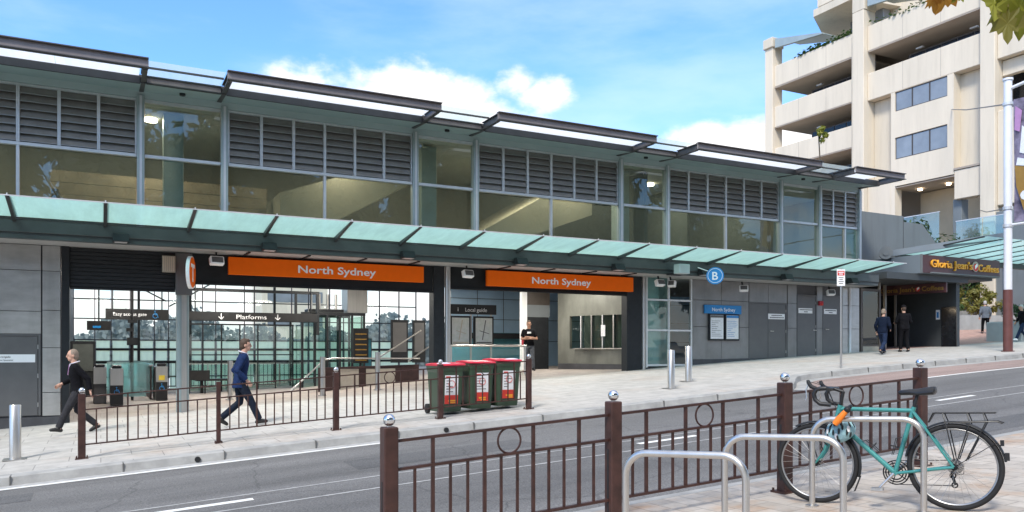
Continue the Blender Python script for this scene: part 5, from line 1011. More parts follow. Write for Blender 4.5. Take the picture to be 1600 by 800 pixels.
# bike hoops
HD = Vector((.45, -.893, 0)).normalized()
def hoop(x, y, label):
    L = Vector((x, y, ZN(x, y))); Rr = L + HD * .92; Rr.z = ZN(Rr.x, Rr.y); t = thing('bike_hoop', label, 'bike rack', L, 0, 'stainless bike hoops on near footpath'); h = .80; r = .17
    top = (Rr - L).normalized(); p = [L, L + Vector((0, 0, h - r))]
    for i in range(1, 8): a = math.pi / 2 * i / 8; p.append(L + Vector((0, 0, h - r)) + top * (r - r * math.cos(a)) + Vector((0, 0, r * math.sin(a))))
    q = Rr + Vector((0, 0, h - r)); p.append(L + Vector((0, 0, h)) + top * r); p.append(Rr + Vector((0, 0, h)) - top * r)
    for i in range(1, 8): a = math.pi / 2 * i / 8; p.append(q - top * (r - r * math.sin(a)) + Vector((0, 0, r * math.cos(a))))
    p += [q, Rr]; mb = MB(); mb.tube(p, .0255, 16); mb.build('hoop', 'stainless', t, smooth=True)
    for c in (L, Rr): mb = MB(); mb.cyl(c - Vector((0, 0, .005)), c + Vector((0, 0, .012)), .06, 20); mb.build('base_flange', 'stainless', t)
hoop(3.50, 4.95, 'empty stainless bike hoop, leftmost and nearest the camera'); hoop(4.53, 5.02, 'empty stainless bike hoop between the nearest hoop and bicycle'); hoop(5.80, 5.27, 'stainless bike hoop with teal bicycle locked against it')
# bins
def bin_(x, y, label, lab, lid=1):
    z = ZF(x, y); t = thing('wheelie_bin', label, 'bin', (x, y, z), 0, 'green wheelie bins behind the kerb fence'); mb = MB(); rings = []
    for h, w, d in ((.06, .48, .55), (.12, .50, .57), (.86, .555, .67), (.90, .58, .70), (.985, .585, .72)):
        c = .05; pts = []
        for sx, sy in ((-1, -1), (1, -1), (1, 1), (-1, 1)):
            for a in (0, 1, 2): 
                an = {(-1, -1): 180, (1, -1): 270, (1, 1): 0, (-1, 1): 90}[(sx, sy)] + a * 45; pts.append(Vector((x + sx * (w / 2 - c) + c * math.cos(R(an)), y + .05 + sy * (d / 2 - c) + c * math.sin(R(an)), z + h)))
        rings.append(pts)
    mb.loft(rings); mb.build('body', 'binplastic', t, bevel=.006)
    mb = MB(); mb.prism([(x - .297, y - .33, z + .99), (x - .297, y + .42, z + .99), (x - .297, y + .41, z + 1.035), (x - .297, y + .1, z + 1.055), (x - .297, y - .30, z + 1.03), (x - .297, y - .345, z + 1.01)], (.594, 0, 0)); mb.v = [v + Vector((0, 0, (v.x - x) * .05 * (lid - 1))) for v in mb.v]; ld = mb.build('lid', 'binred', t, bevel=.018)
    mb = MB(); mb.tube([(x - .24, y + .42, z + .95), (x - .24, y + .50, z + .96), (x + .24, y + .50, z + .96), (x + .24, y + .42, z + .95)], .016, 8); mb.build('handle', 'binplastic', t)
    for s_ in (-1, 1): mb = MB(); mb.cyl((x + s_ * .24, y + .36, z + .10), (x + s_ * .30, y + .36, z + .10), .10, 20); mb.cyl((x + s_ * .30, y + .36, z + .10), (x + s_ * .305, y + .36, z + .10), .045, 14); mb.build('wheel', 'rubber', t)
    def fy(h): return y + .05 - (.57 + (h - .12) / .74 * .10) / 2 - .004
    def quad(x0, x1, h0, h1, m, name, par, e=0): mb = MB(); mb.prism([(x0, fy(h0) - e, z + h0), (x1, fy(h0) - e, z + h0), (x1, fy(h1) - e, z + h1), (x0, fy(h1) - e, z + h1)], (0, -.002, 0)); return mb.build(name, m, par)
    st = quad(x - .14, x + .15, .22, .80, 'paper', 'sticker', t); quad(x - .14, x + .15, .22, .40, 'stickerred', 'sticker_band', st, .0025); quad(x - .06, x + .10, .27, .30, 'gold', 'lettering', st, .005); quad(x - .02, x + .10, .235, .255, 'gold', 'lettering', st, .005); quad(x - .12, x - .02, .755, .78, 'stickerred', 'lettering', st, .0025)
    for k in range(5): w = random.uniform(.08, .22); quad(x - .11, x - .11 + w, .46 + k * .055, .475 + k * .055, 'doorgrey', 'lettering', st, .0025)
    if lab: mb = MB(); mb.sphere((x + lab * .12, y - .16, z + 1.035), .16, .11, .025, 10, 6); mb.build('lid_glare', 'shirt', t)  # flat pale blob stands in for the white glare on the lid
    mb = MB(); mb.ring((x + .01, fy(.6) - .006, z + .62), .07, .006, (0, 1, 0), 20, 5); mb.build('emblem', 'stickerred', st); return t
bin_(6.30, 15.22, 'green wheelie bin, leftmost of three, white glare shape at lid corner', -1, 1.6); bin_(6.98, 15.22, 'green wheelie bin in the middle of three, plain red lid', 0); bin_(7.60, 15.22, 'green wheelie bin, rightmost of three, pale glare shape on red lid', 1, .7)
# parking sign
x, y = 18.75, 16.0; z = ZF(x, y); t = thing('parking_sign', 'small white and red parking sign on thin grey pole by kerb bend', 'sign', (x, y, z)); mb = MB(); mb.cyl((x, y, z), (x, y, z + 2.84), .03, 12); mb.build('pole', 'brushed', t, smooth=True)
rz = R(-24); M = Matrix.Rotation(rz, 3, 'Z'); c = Vector((x - .05, y - .04, z + 2.57)); mb = MB(); mb.cbox(c, .235, .008, .47, M); fc = mb.build('sign_face', 'signwhite', t); mb = MB(); mb.cbox(c + M @ Vector((0, -.006, .125)), .20, .004, .13, M); mb.build('red_panel', 'stickerred', fc)
mb = MB()
for k, w in enumerate((.14, .10, .15, .12)): mb.cbox(c + M @ Vector((0, -.006, .0 - k * .055)), w, .003, .018, M)
mb.mi = 1
for k, w in enumerate((.15, .11)): mb.cbox(c + M @ Vector((0, -.0095, .15 - k * .05)), w, .003, .026, M)
mb.build('lettering', ['doorgrey', 'signwhite'], fc)
# big pole with banner
x, y = 27.5, 16.55; z = ZF(x, y); t = thing('street_pole', 'thick street pole, white above and maroon below, carrying a banner', 'pole', (x, y, z)); mb = MB(); mb.cyl((x, y, z - .1), (x, y, 2.12), .148, 24); mb.cyl((x, y, z), (x, y, z + .03), .2, 24); mb.build('lower_sleeve', 'polemaroon', t, smooth=True); mb = MB(); mb.cyl((x, y, 2.12), (x, y, 9.25), .128, 24); mb.cyl((x, y, 9.25), (x, y, 9.32), .16, 24); mb.build('shaft', 'polewhite', t, smooth=True)
mb = MB(); mb.cyl((x, y, 8.95), (x + .1, y - 1.9, 9.25), .055, 12); mb.cyl((x, y, 4.32), (x, y - 1.35, 4.32), .04, 12); mb.build('banner_arm', 'polewhite', t, smooth=True)
mb = MB()
for zz in (8.45, 4.9, 4.3): mb.cyl((x, y, zz - .05), (x, y, zz + .05), .16, 20)
mb.build('collar', 'alu', t)
t = thing('street_banner', 'dark purple and gold hanging banner at the right edge', 'banner', (x, y - .2, 4.4)); mb = MB(); n = 8; V = []
for i in range(n + 1):
    for j in range(13): yy = y - .20 - i * .13; V.append((x + .03 * math.sin(i * .8 + j * .4), yy, 4.4 + j * .345))
mb.add(V, [(i * 13 + j, (i + 1) * 13 + j, (i + 1) * 13 + j + 1, i * 13 + j + 1) for i in range(n) for j in range(12)]); b = mb.build('cloth', 'darkpurple', t, smooth=True)
mb = MB(); mb.prism([(x - .045, y - .25, 6.3), (x - .045, y - .9, 6.1), (x - .045, y - 1.1, 5.0), (x - .045, y - .55, 4.75), (x - .045, y - .3, 5.6)], (.006, 0, 0)); mb.mi = 1; mb.prism([(x - .05, y - .35, 6.55), (x - .05, y - 1.0, 6.3), (x - .05, y - 1.0, 6.12), (x - .05, y - .3, 6.3)], (.004, 0, 0)); mb.prism([(x - .05, y - .5, 7.6), (x - .05, y - .75, 7.3), (x - .05, y - .65, 6.6), (x - .05, y - .42, 6.7)], (.004, 0, 0)); mb.mi = 2; mb.prism([(x - .056, y - .28, 8.3), (x - .056, y - .5, 8.1), (x - .056, y - .42, 7.4), (x - .056, y - .25, 7.5)], (.004, 0, 0)); mb.prism([(x - .056, y - .7, 7.1), (x - .056, y - 1.1, 7.2), (x - .056, y - 1.0, 6.65), (x - .056, y - .75, 6.7)], (.004, 0, 0)); mb.mi = 1; mb.prism([(x - .06, y - .6 + .16 * math.cos(a * .5), 5.25 + .16 * math.sin(a * .5)) for a in range(12)], (.003, 0, 0)); mb.build('picture', ['golddull', 'paper', 'tiepink'], b)
t = thing('span_wire', 'upper steel wire tied from white pole to the cream tower', 'wire', (x, y, 8.45)); mb = MB(); mb.tube([(x, y, 8.45), (38, 24.9, 11.95), (49, 33.1, 15.7)], .028, 6); mb.build('wire', 'doorgrey', t)
t = thing('span_wire', 'lower steel wire tied from white pole towards the glass balustrade', 'wire', (x, y, 4.9)); mb = MB(); mb.tube([(x, y, 4.9), (38, 23.9, 6.75), (49, 31.25, 8.9)], .022, 6); mb.build('wire', 'doorgrey', t)

# ------------------------------------------------------------------ bicycle
rc = Vector((6.49, 4.34, 0)); fcn = Vector((5.98, 5.30, 0)); rc.z = ZN(rc.x, rc.y); fcn.z = ZN(fcn.x, fcn.y); dd = (fcn - rc); hd = math.atan2(dd.y, dd.x); pit = -math.atan2(dd.z, math.hypot(dd.x, dd.y))
BK = thing('bicycle', 'teal touring bicycle with drop bars and black rear rack locked to hoop', 'bicycle', rc, 0); BK.rotation_mode = 'XYZ'; BK.rotation_euler = (R(2.5), pit, hd); BK.scale = (1.07, 1.07, 1.07)
def bb(mb, name, m, par=BK, smooth=True, **k): return mb.build(name, m, par, smooth=smooth, local=True, **k)
HR = .345; RH = Vector((0, 0, HR)); FH = Vector((1.06, 0, HR)); BBx = Vector((.438, 0, .28)); ST_ = Vector((.282, 0, .795)); HT = Vector((.848, 0, .835)); HB = Vector((.893, 0, .69))
mb = MB(); mb.tube([BBx, ST_ + Vector((-.008, 0, .03))], .0185, 12); mb.tube([ST_, HT - Vector((-.005, 0, .02))], .018, 12); mb.tube([BBx, HB + Vector((-.005, 0, .02))], .0215, 12); mb.tube([HB - Vector((-.003, 0, .01)), HT + Vector((-.003, 0, .01))], .023, 12); mb.cyl(BBx - Vector((0, .035, 0)), BBx + Vector((0, .035, 0)), .021, 14)
for s_ in (-1, 1): mb.tube([BBx + Vector((-.02, s_ * .02, 0)), Vector((.2, s_ * .045, .315)), RH + Vector((.0, s_ * .062, 0))], .012, 8); mb.tube([ST_ + Vector((0, s_ * .016, -.01)), Vector((.15, s_ * .045, .585)), RH + Vector((0, s_ * .062, 0))], .011, 8)
bb(mb, 'frame', 'teal')
mb = MB()
for s_ in (-1, 1): mb.tube([HB + Vector((.002, s_ * .028, -.01)), Vector((.93, s_ * .052, .60)), Vector((.985, s_ * .052, .45)), FH + Vector((0, s_ * .05, 0))], [.016, .015, .012, .009], 8)
mb.cyl(HB + Vector((0, -.03, -.01)), HB + Vector((0, .03, -.01)), .014, 10); bb(mb, 'fork', 'teal')
def wheel(c):
    mb = MB(); mb.ring(c, .325, .0215, (0, 1, 0), 72, 12); w = bb(mb, 'wheel', 'rubber'); mb = MB(); mb.ring(c, .303, .0105, (0, 1, 0), 72, 8); bb(mb, 'rim', 'rimsilver', w)
    mb = MB(); mb.cyl(c - Vector((0, .055, 0)), c + Vector((0, .055, 0)), .012, 10); mb.cyl(c - Vector((0, .036, 0)), c - Vector((0, .030, 0)), .027, 14); mb.cyl(c + Vector((0, .030, 0)), c + Vector((0, .036, 0)), .027, 14); bb(mb, 'hub', 'charcoal', w)
    mb = MB()
    for k in range(32):
        a = 2 * math.pi * k / 32; s_ = 1 if k % 2 else -1; off = (.9 if k % 4 < 2 else -.9); mb.tube([c + Vector((math.cos(a + off) * .025, s_ * .033, math.sin(a + off) * .025)), c + Vector((math.cos(a) * .300, 0, math.sin(a) * .300))], .0012, 4, cap=False)
    bb(mb, 'spokes', 'stainless', w); return w
wheel(RH); wheel(FH)
def fender(c, a0, a1, name):
    mb = MB(); rings = []
    for i in range(25):
        a = R(a0 + (a1 - a0) * i / 24); d = Vector((math.cos(a), 0, math.sin(a))); ring = []
        for w, h in ((-.026, -.012), (-.018, .0), (0, .005), (.018, 0), (.026, -.012), (.017, -.003), (0, .002), (-.017, -.003)): ring.append(c + d * (.362 + h) + Vector((0, w, 0)))
        rings.append(ring)
    mb.loft(rings); return bb(mb, name, 'charcoal')
fender(RH, 345, 540 - 12 - 360, 'rear_mudguard') if False else fender(RH, 12, 172, 'rear_mudguard'); f_ = fender(FH, 62, 198, 'front_mudguard'); mb = MB(); mb.prism([FH + Vector((-.352, -.025, -.10)), FH + Vector((-.352, .025, -.10)), FH + Vector((-.30, .032, -.23)), FH + Vector((-.30, -.032, -.23))], (-.004, 0, 0)); bb(mb, 'mudflap', 'rubber', f_)
mb = MB(); mb.tube([RH + Vector((0, .06, 0)), RH + Vector((-.30, .03, .20))], .0025, 5); mb.tube([RH + Vector((0, -.06, 0)), RH + Vector((-.30, -.03, .20))], .0025, 5); mb.cbox(RH + Vector((-.365, 0, .09)), .03, .035, .06); bb(mb, 'mudguard_stay', 'black')
mb = MB(); mb.tube([ST_ + Vector((-.005, 0, .02)), Vector((.243, 0, .925))], .0135, 10); bb(mb, 'seat_post', 'charcoal')
mb = MB(); rr = []
for xx, w, h0, h1 in ((.385, .012, .935, .955), (.37, .024, .922, .965), (.30, .028, .922, .972), (.24, .042, .920, .974), (.17, .068, .918, .985), (.12, .078, .922, .992), (.105, .055, .945, .988)):
    rr.append([Vector((xx, w * math.cos(2 * math.pi * j / 12), (h0 + h1) / 2 + (h1 - h0) / 2 * math.sin(2 * math.pi * j / 12) - (.012 if abs(math.cos(2 * math.pi * j / 12)) > .8 and xx < .3 else 0))) for j in range(12)])
mb.loft(rr); bb(mb, 'saddle', 'black')
# steering parts
mb = MB(); mb.tube([HT, HT + Vector((-.03, 0, .13))], .0145, 10); mb.tube([HT + Vector((-.03, 0, .125)), HT + Vector((.055, 0, .155))], .014, 10); bb(mb, 'stem', 'black'); SB = HT + Vector((.058, 0, .155))
mb = MB(); pts = []
for s_ in (1, -1):
    q = [SB + Vector(p) for p in ((0, s_ * .06, 0), (0, s_ * .17, .0), (.012, s_ * .203, .0), (.05, s_ * .21, 0), (.085, s_ * .212, -.01), (.105, s_ * .213, -.045), (.095, s_ * .215, -.095), (.055, s_ * .217, -.13), (-.03, s_ * .22, -.14))]
    pts = q[::-1] if s_ == 1 else pts + q
mb.tube(pts, .0185, 10); h_ = bb(mb, 'handlebar', 'black')
for s_ in (1, -1):
    mb = MB(); o = SB + Vector((.085, s_ * .212, .0)); mb.tube([o, o + Vector((.04, 0, .018)), o + Vector((.062, 0, .055)), o + Vector((.066, 0, .075))], [.017, .018, .017, .012], 10); l_ = bb(mb, 'brake_hood', 'charcoal', h_); mb = MB(); mb.tube([o + Vector((.062, 0, .04)), o + Vector((.082, 0, -.01)), o + Vector((.075, s_ * .012, -.075)), o + Vector((.085, s_ * .02, -.10))], [.006, .0065, .005, .004], 8); bb(mb, 'brake_lever', 'stainless', h_)
    mb = MB(); mb.tube([o + Vector((.04, 0, .03)), o + Vector((.07, -s_ * .10, .06)), SB + Vector((.05, s_ * .02, .02)), HT + Vector((.03, 0, -.03))], .0028, 6); bb(mb, 'brake_cable', 'black', h_)
# drivetrain on the far (right) side y<0
mb = MB(); 
for r, yy in ((.098, -.052), (.078, -.045), (.056, -.038)): mb.ring(BBx + Vector((0, yy, 0)), r, .006, (0, 1, 0), 40, 6)
for k in range(5): a = 2 * math.pi * k / 5; mb.bar(BBx + Vector((0, -.05, 0)), BBx + Vector((math.cos(a) * .095, -.05, math.sin(a) * .095)), .014, .006)
bb(mb, 'chainring', 'charcoal')
ca = Vector((.115, 0, -.125)); mb = MB(); 
for s_ in (1, -1): mb.tube([BBx + Vector((0, s_ * .055, 0)), BBx + ca * s_ + Vector((0, s_ * .075, 0))], [.013, .009], 8)
ck = bb(mb, 'crank', 'stainless')
for s_ in (1, -1): mb = MB(); mb.cbox(BBx + ca * s_ + Vector((0, s_ * .13, 0)), .09, .075, .022); bb(mb, 'pedal', 'brushed', ck, smooth=False)
mb = MB(); 
for k in range(7): mb.ring(RH + Vector((0, -.034 - k * .004, 0)), .058 - k * .005, .0022, (0, 1, 0), 28, 5)
bb(mb, 'cassette', 'doorgrey'); mb = MB(); mb.tube([RH + Vector((.0, -.055, .05)), BBx + Vector((0, -.05, .098))], .0035, 5); mb.tube([RH + Vector((.015, -.055, -.155)), BBx + Vector((0, -.05, -.098))], .0035, 5); bb(mb, 'chain', 'charcoal')
mb = MB(); mb.tube([RH + Vector((0, -.065, -.01)), RH + Vector((.03, -.07, -.06)), RH + Vector((.005, -.06, -.15))], .012, 8); mb.ring(RH + Vector((.02, -.058, -.075)), .02, .006, (0, 1, 0), 16, 6); mb.ring(RH + Vector((.01, -.058, -.15)), .02, .006, (0, 1, 0), 16, 6); bb(mb, 'derailleur', 'black')
mb = MB(); mb.tube([RH + Vector((.02, -.06, -.01)), RH + Vector((-.06, -.075, .02)), RH + Vector((-.055, -.075, -.06)), RH + Vector((.0, -.07, -.07))], .003, 6); bb(mb, 'gear_cable', 'black')
# rear rack
mb = MB(); zt = .775
for s_ in (1, -1):
    mb.tube([(.17, s_ * .02, .70), (.13, s_ * .05, zt), (.05, s_ * .062, zt), (-.27, s_ * .062, zt), (-.30, s_ * .05, zt)], .0055, 8); mb.tube([(-.30, s_ * .05, zt), (-.30, -s_ * .05, zt)], .0055, 8)
    for xt in (.06, -.11, -.22): mb.tube([(xt, s_ * .062, zt), (xt - .02, s_ * .10, zt - .07), (-.01 if xt > 0 else (-.03 if xt > -.2 else -.09), s_ * .075, .40)], .0050, 7)
    mb.tube([(.05, s_ * .10, zt - .075), (-.31, s_ * .10, zt - .065), (-.35, s_ * .09, zt - .08)], .0055, 8)
for xx in (.06, -.05, -.16): mb.tube([(xx, -.062, zt), (xx, .062, zt)], .005, 7)
mb.box(-.26, .10, -.018, .018, zt - .004, zt + .002); bb(mb, 'rear_rack', 'black')
mb = MB(); mb.cbox(RH + Vector((-.335, 0, .195)), .025, .05, .045); bb(mb, 'tail_light', 'charcoal')
mb = MB()
for s_ in (1, -1): mb.tube([(.95, s_ * .065, .50), (1.0, s_ * .085, .56), (1.12, s_ * .085, .55), (1.07, s_ * .08, .36)], .005, 7); mb.tube([(.985, s_ * .055, .45), (1.02, s_ * .085, .555)], .004, 6)
bb(mb, 'front_rack', 'black')
for a, b, n_ in ((BBx.lerp(HB, .35), (HB - BBx).normalized(), 1), (BBx.lerp(ST_, .3), (ST_ - BBx).normalized(), -1)):
    mb = MB(); u = Vector((-b.z, 0, b.x)) * (1 if n_ == 1 else -1); u = u if u.dot(Vector((.36, 0, .6)) - a) > 0 else -u
    for s_ in (1, -1): mb.tube([a + u * .02, a + u * .055 + Vector((0, s_ * .037, 0)) - b * .02, a + u * .06 + Vector((0, s_ * .037, 0)) + b * .12, a + u * .025 + b * .14], .003, 6)
    mb.ring(a + u * .058 + b * .05, .037, .003, b, 20, 5); bb(mb, 'bottle_cage', 'black')
mb = MB(); a = BBx.lerp(HB, .15) + Vector((.012, .0, .03)); b = BBx.lerp(HB, .52) + Vector((.012, 0, .035)); mb.tube([a, b], .009, 8); bb(mb, 'tyre_pump', 'black')
bpy.context.view_layer.update(); BM = BK.matrix_world.copy()
# helmet hanging from the frame, orange lock on the hoop
hc = BM @ Vector((.845, .085, .63)); H_ = thing('cycle_helmet', 'pale blue and white cycle helmet hanging below bicycle top tube', 'helmet', hc); q = Matrix.Rotation(hd, 3, 'Z') @ Matrix.Rotation(R(25), 3, 'Y') @ Matrix.Rotation(R(-60), 3, 'X'); mb = MB(); rings = []
for i in range(9):
    t_ = .12 + (math.pi * .56 - .12) * i / 8; rings.append([hc + q @ Vector((.135 * math.sin(t_) * math.cos(2 * math.pi * j / 22) * (1.05), .105 * math.sin(t_) * math.sin(2 * math.pi * j / 22), .10 * math.cos(t_) - .02)) for j in range(22)])
mb.loft(rings); mb.build('shell', 'helmet', H_, smooth=True); mb = MB()
for k in range(7):
    for t_ in (.45, .95, 1.35): a = 2 * math.pi * (k + .5 * (t_ > .6)) / 7; c = hc + q @ Vector((.139 * math.sin(t_) * math.cos(a), .108 * math.sin(t_) * math.sin(a), .101 * math.cos(t_) - .02)); n = (q @ Vector((math.sin(t_) * math.cos(a), math.sin(t_) * math.sin(a), math.cos(t_)))).normalized(); mb.sphere(c, .030, .011, .006, 8, 6, n.to_track_quat('Z', 'X').to_matrix())
mb.build('vents', 'black', H_); mb = MB()
for k in range(5): a = 1.3 * k; t_ = .7 + .1 * k; c = hc + q @ Vector((.140 * math.sin(t_) * math.cos(a), .109 * math.sin(t_) * math.sin(a), .102 * math.cos(t_) - .02)); n = (q @ Vector((math.sin(t_) * math.cos(a), math.sin(t_) * math.sin(a), math.cos(t_)))).normalized(); mb.sphere(c, .032, .016, .004, 8, 6, n.to_track_quat('Z', 'X').to_matrix())
mb.build('patches', 'white', H_); mb = MB()
mb.tube([hc + q @ Vector((.08, .08, -.03)), hc + Vector((0, 0, -.13)), hc + q @ Vector((.08, -.08, -.03))], .004, 6); mb.tube([hc + q @ Vector((-.08, .06, -.03)), hc + Vector((-.03, 0.02, .10)), hc + Vector((0, 0, .16))], .004, 6); mb.build('straps', 'black', H_)
lc = BM @ Vector((.79, .24, .74)); t = thing('bike_lock', 'orange and black lock fastening bicycle head tube to hoop', 'lock', lc); e1 = BM @ Vector((.84, .255, .69)); e2 = BM @ Vector((.735, .265, .81)); mb = MB(); mb.tube([e1, e1.lerp(e2, .3), e1.lerp(e2, .7), e2], [.026, .032, .026, .02], 12); mb.build('body', 'orangeplastic', t, smooth=True); mb = MB(); mb.sphere(e2, .03); mb.ring(BM @ Vector((.80, .14, .76)), .115, .010, (dd.x, dd.y, .8), 28, 8); mb.build('shackle', 'charcoal', t, smooth=True)

# ------------------------------------------------------------------ people
def remesh(mb, name, m, parent, vox=.008, sm=3, loc=None, heading=0):
    me = bpy.data.meshes.new('tmp'); me.from_pydata([tuple(v) for v in mb.v], [], mb.f); b = bmesh.new(); b.from_mesh(me); bmesh.ops.recalc_face_normals(b, faces=b.faces); b.to_mesh(me); b.free()
    o = bpy.data.objects.new('tmp', me); COL.objects.link(o); r = o.modifiers.new('r', 'REMESH'); r.mode = 'VOXEL'; r.voxel_size = vox; s_ = o.modifiers.new('s', 'SMOOTH'); s_.factor = .5; s_.iterations = sm
    bpy.context.view_layer.update(); me2 = bpy.data.meshes.new_from_object(o.evaluated_get(bpy.context.evaluated_depsgraph_get())); bpy.data.objects.remove(o); bpy.data.meshes.remove(me)
    me2.materials.clear(); me2.materials.append(MT[m]); me2.polygons.foreach_set('use_smooth', [True] * len(me2.polygons)); me2.name = name; ob = bpy.data.objects.new(name, me2); COL.objects.link(ob)
    if parent is not None: ob.parent = parent
    else: ob.location = loc; ob.rotation_euler = (0, 0, heading)
    return ob
def limb(mb, pts, rad, n=12):
    mb.tube(pts, rad, n)
    for p, r in zip(pts, rad): mb.sphere(p, r * .98, n=12, m=8)
def ell(cx, cy, z, rx, ry, n=20, sq=.85): 
    o = []
    for j in range(n): a = 2 * math.pi * j / n; c, s_ = math.cos(a), math.sin(a); o.append(Vector((cx + rx * math.copysign(abs(c) ** sq, c), cy + ry * math.copysign(abs(s_) ** sq, s_), z)))
    return o
def person(label, loc, heading, H, pose, fit, group=None, vox=.007):
    k = H / 1.75; lean = pose.get('lean', .03); hz = pose.get('hip', .92); S = lambda p: Vector(p) * k; sh = hz - .92
    X = lambda z: lean * (z - .92) / .5
    fl = pose['legs']; fa = pose['arms']; mb = MB()
    mb.loft([ell(X(z) * 1, 0, z + sh, rx, ry) for z, rx, ry in ((.84, .09, .14), (.93, .11, .16), (1.06, .095, .135), (1.25, .11, .16), (1.38, .095, .165), (1.46, .06, .08))])
    hx = X(1.62) + .02; limb(mb, [(X(1.42), 0, 1.42 + sh), (hx - .01, 0, 1.56 + sh)], [.062, .056])
    yaw = pose.get('yaw', 0); Mh = Matrix.Rotation(yaw, 3, 'Z') @ Matrix.Rotation(pose.get('nod', .05), 3, 'Y'); hc = Vector((hx, 0, 1.635 + sh)); hp = lambda p: hc + Mh @ Vector(p)
    mb.sphere(hp((-.005, 0, .02)), .098, .076, .108, 18, 12, Mh); mb.sphere(hp((.030, 0, -.055)), .062, .056, .062, 14, 10, Mh); mb.sphere(hp((.062, 0, -.088)), .026, .026, .022, 10, 8, Mh)
    mb.tube([hp((.088, 0, .025)), hp((.112, 0, -.022)), hp((.092, 0, -.036))], [.010, .016, .012], 8); mb.sphere(hp((.082, 0, .033)), .020, .052, .010, 10, 6, Mh); mb.sphere(hp((.084, 0, -.063)), .014, .024, .009, 8, 6, Mh)
    for s_ in (1, -1): mb.sphere(hp((-.008, s_ * .078, -.008)), .020, .010, .032, 8, 6, Mh)
    hands = []
    for s_, arm in ((1, fa[0]), (-1, fa[1])):
        shd = Vector((X(1.40), s_ * .178, 1.40 + sh)); el, wr, hd_ = [Vector(p) for p in arm]; el.z += sh; wr.z += sh; hd_.normalize()
        limb(mb, [shd, shd.lerp(el, .5), el, el.lerp(wr, .45), wr], [.056, .048, .040, .040, .028]); sd = hd_.cross(Vector((1, 0, 0))); sd = sd if sd.length > .2 else Vector((0, 1, 0)); 
        if abs(hd_.x) > .5: sd = Vector((0, 0, 1)) - hd_ * hd_.z
        sd.normalize(); nrm = hd_.cross(sd).normalized(); pc = wr + hd_ * .05; mb.sphere(pc, .055, .040, .019, 12, 8, Matrix((hd_, sd, nrm)).transposed())
        cs = -s_ if sd.y * 1 == 0 else 1
        for q, (o, L) in enumerate(((-.031, .062), (-.011, .074), (.011, .070), (.030, .055))):
            a = wr + hd_ * .088 + sd * o; mb.tube([a - hd_ * .02, a + hd_ * L * .45, a + hd_ * L * .80 + nrm * s_ * .018, a + hd_ * L * .88 + nrm * s_ * .035], [.0105, .010, .009, .007], 8)
        a = wr + hd_ * .03 + sd * -.032; mb.tube([a, a - sd * .028 + hd_ * .028, a - sd * .030 + hd_ * .062 + nrm * s_ * .012], [.013, .011, .008], 8)
    for s_, (kn, an, to) in ((1, fl[0]), (-1, fl[1])):
        kn, an, to = Vector(kn), Vector(an), Vector(to); hj = Vector((0, s_ * .085, hz)); limb(mb, [hj, hj.lerp(kn, .4), kn, kn.lerp(an, .35), an], [.082, .075, .055, .052, .038]); limb(mb, [an - Vector((.03, 0, .02)), to], [.04, .03])
    mb.v = [v * k for v in mb.v]; B = remesh(mb, 'person', fit.get('skin', 'skin'), None, vox, 3, loc, heading); tag(B, label, 'person', group)
    def part(name, m, mb_, vx=vox, sm=4): mb_.v = [v * k for v in mb_.v]; return remesh(mb_, name, m, B, vx, sm)
    if not fit.get('nohair'):
        h = MB(); top = fit.get('hairtop', .0); h.sphere(hp((-.022, 0, .034 + top)), .094, .084, .102, 18, 12, Mh); h.sphere(hp((-.045, 0, -.02)), .070, .076, .075, 16, 10, Mh)
        if not fit.get('recede'): h.sphere(hp((.030, 0, .088 + top)), .062, .068, .040, 14, 8, Mh)
        part('hair', fit['hair'], h)
    if fit.get('hat'): h = MB(); h.sphere(hp((-.008, 0, .07)), .112, .095, .075, 18, 10, Mh); h.sphere(hp((.0, 0, .035)), .145 if fit['hat'] == 'brim' else .10, .13 if fit['hat'] == 'brim' else .09, .016, 18, 6, Mh); part('hat', 'clothblack', h)
    e = MB()
    if fit.get('shades'): 
        for s_ in (1, -1): e.sphere(hp((.088, s_ * .032, .015)), .012, .027, .017, 10, 6, Mh)
        e.bar(hp((.092, -.03, .02)), hp((.092, .03, .02)), .006); e.mi = 0
    else:
        for s_ in (1, -1): e.sphere(hp((.089, s_ * .030, .014)), .006, .010, .006, 8, 6, Mh)
    e.v = [v * k for v in e.v]; e.build('sunglasses' if fit.get('shades') else 'eyes', 'black', B, smooth=True, local=True)
    # trousers
    tr = MB(); tr.loft([ell(X(z), 0, z + sh, rx, ry) for z, rx, ry in ((.80, .10, .15), (.93, .128, .178), (1.02, .122, .165))])
    for s_, (kn, an, to) in ((1, fl[0]), (-1, fl[1])):
        kn, an = Vector(kn), Vector(an); hj = Vector((0, s_ * .088, hz)); lo = kn.lerp(an, .97); limb(tr, [hj, hj.lerp(kn, .45), kn, kn.lerp(lo, .5)], [.100, .092, .073, .068]); tr.tube([kn.lerp(lo, .45), lo], [.068, .064], 14)
    part('trousers', fit['trousers'], tr)
    # upper garment
    j = MB(); lo = fit.get('hem', .82); j.loft([ell(X(z), 0, z + sh, rx, ry) for z, rx, ry in ((lo, .138, .190), (lo + .10, .134, .188), (1.06, .122, .165), (1.25, .135, .185), (1.38, .115, .190), (1.445, .085, .125), (1.475, .070, .075))])
    for s_, arm in ((1, fa[0]), (-1, fa[1])):
        shd = Vector((X(1.40), s_ * .178, 1.395 + sh)); el, wr = Vector(arm[0]), Vector(arm[1]); el.z += sh; wr.z += sh
        if fit.get('short'): limb(j, [shd, shd.lerp(el, .6)], [.074, .066])
        else: limb(j, [shd, shd.lerp(el, .5), el, el.lerp(wr, .5)], [.074, .066, .060, .054]); j.tube([el.lerp(wr, .45), el.lerp(wr, .93)], [.055, .050], 14)
    part(fit.get('topname', 'jacket'), fit['top'], j)
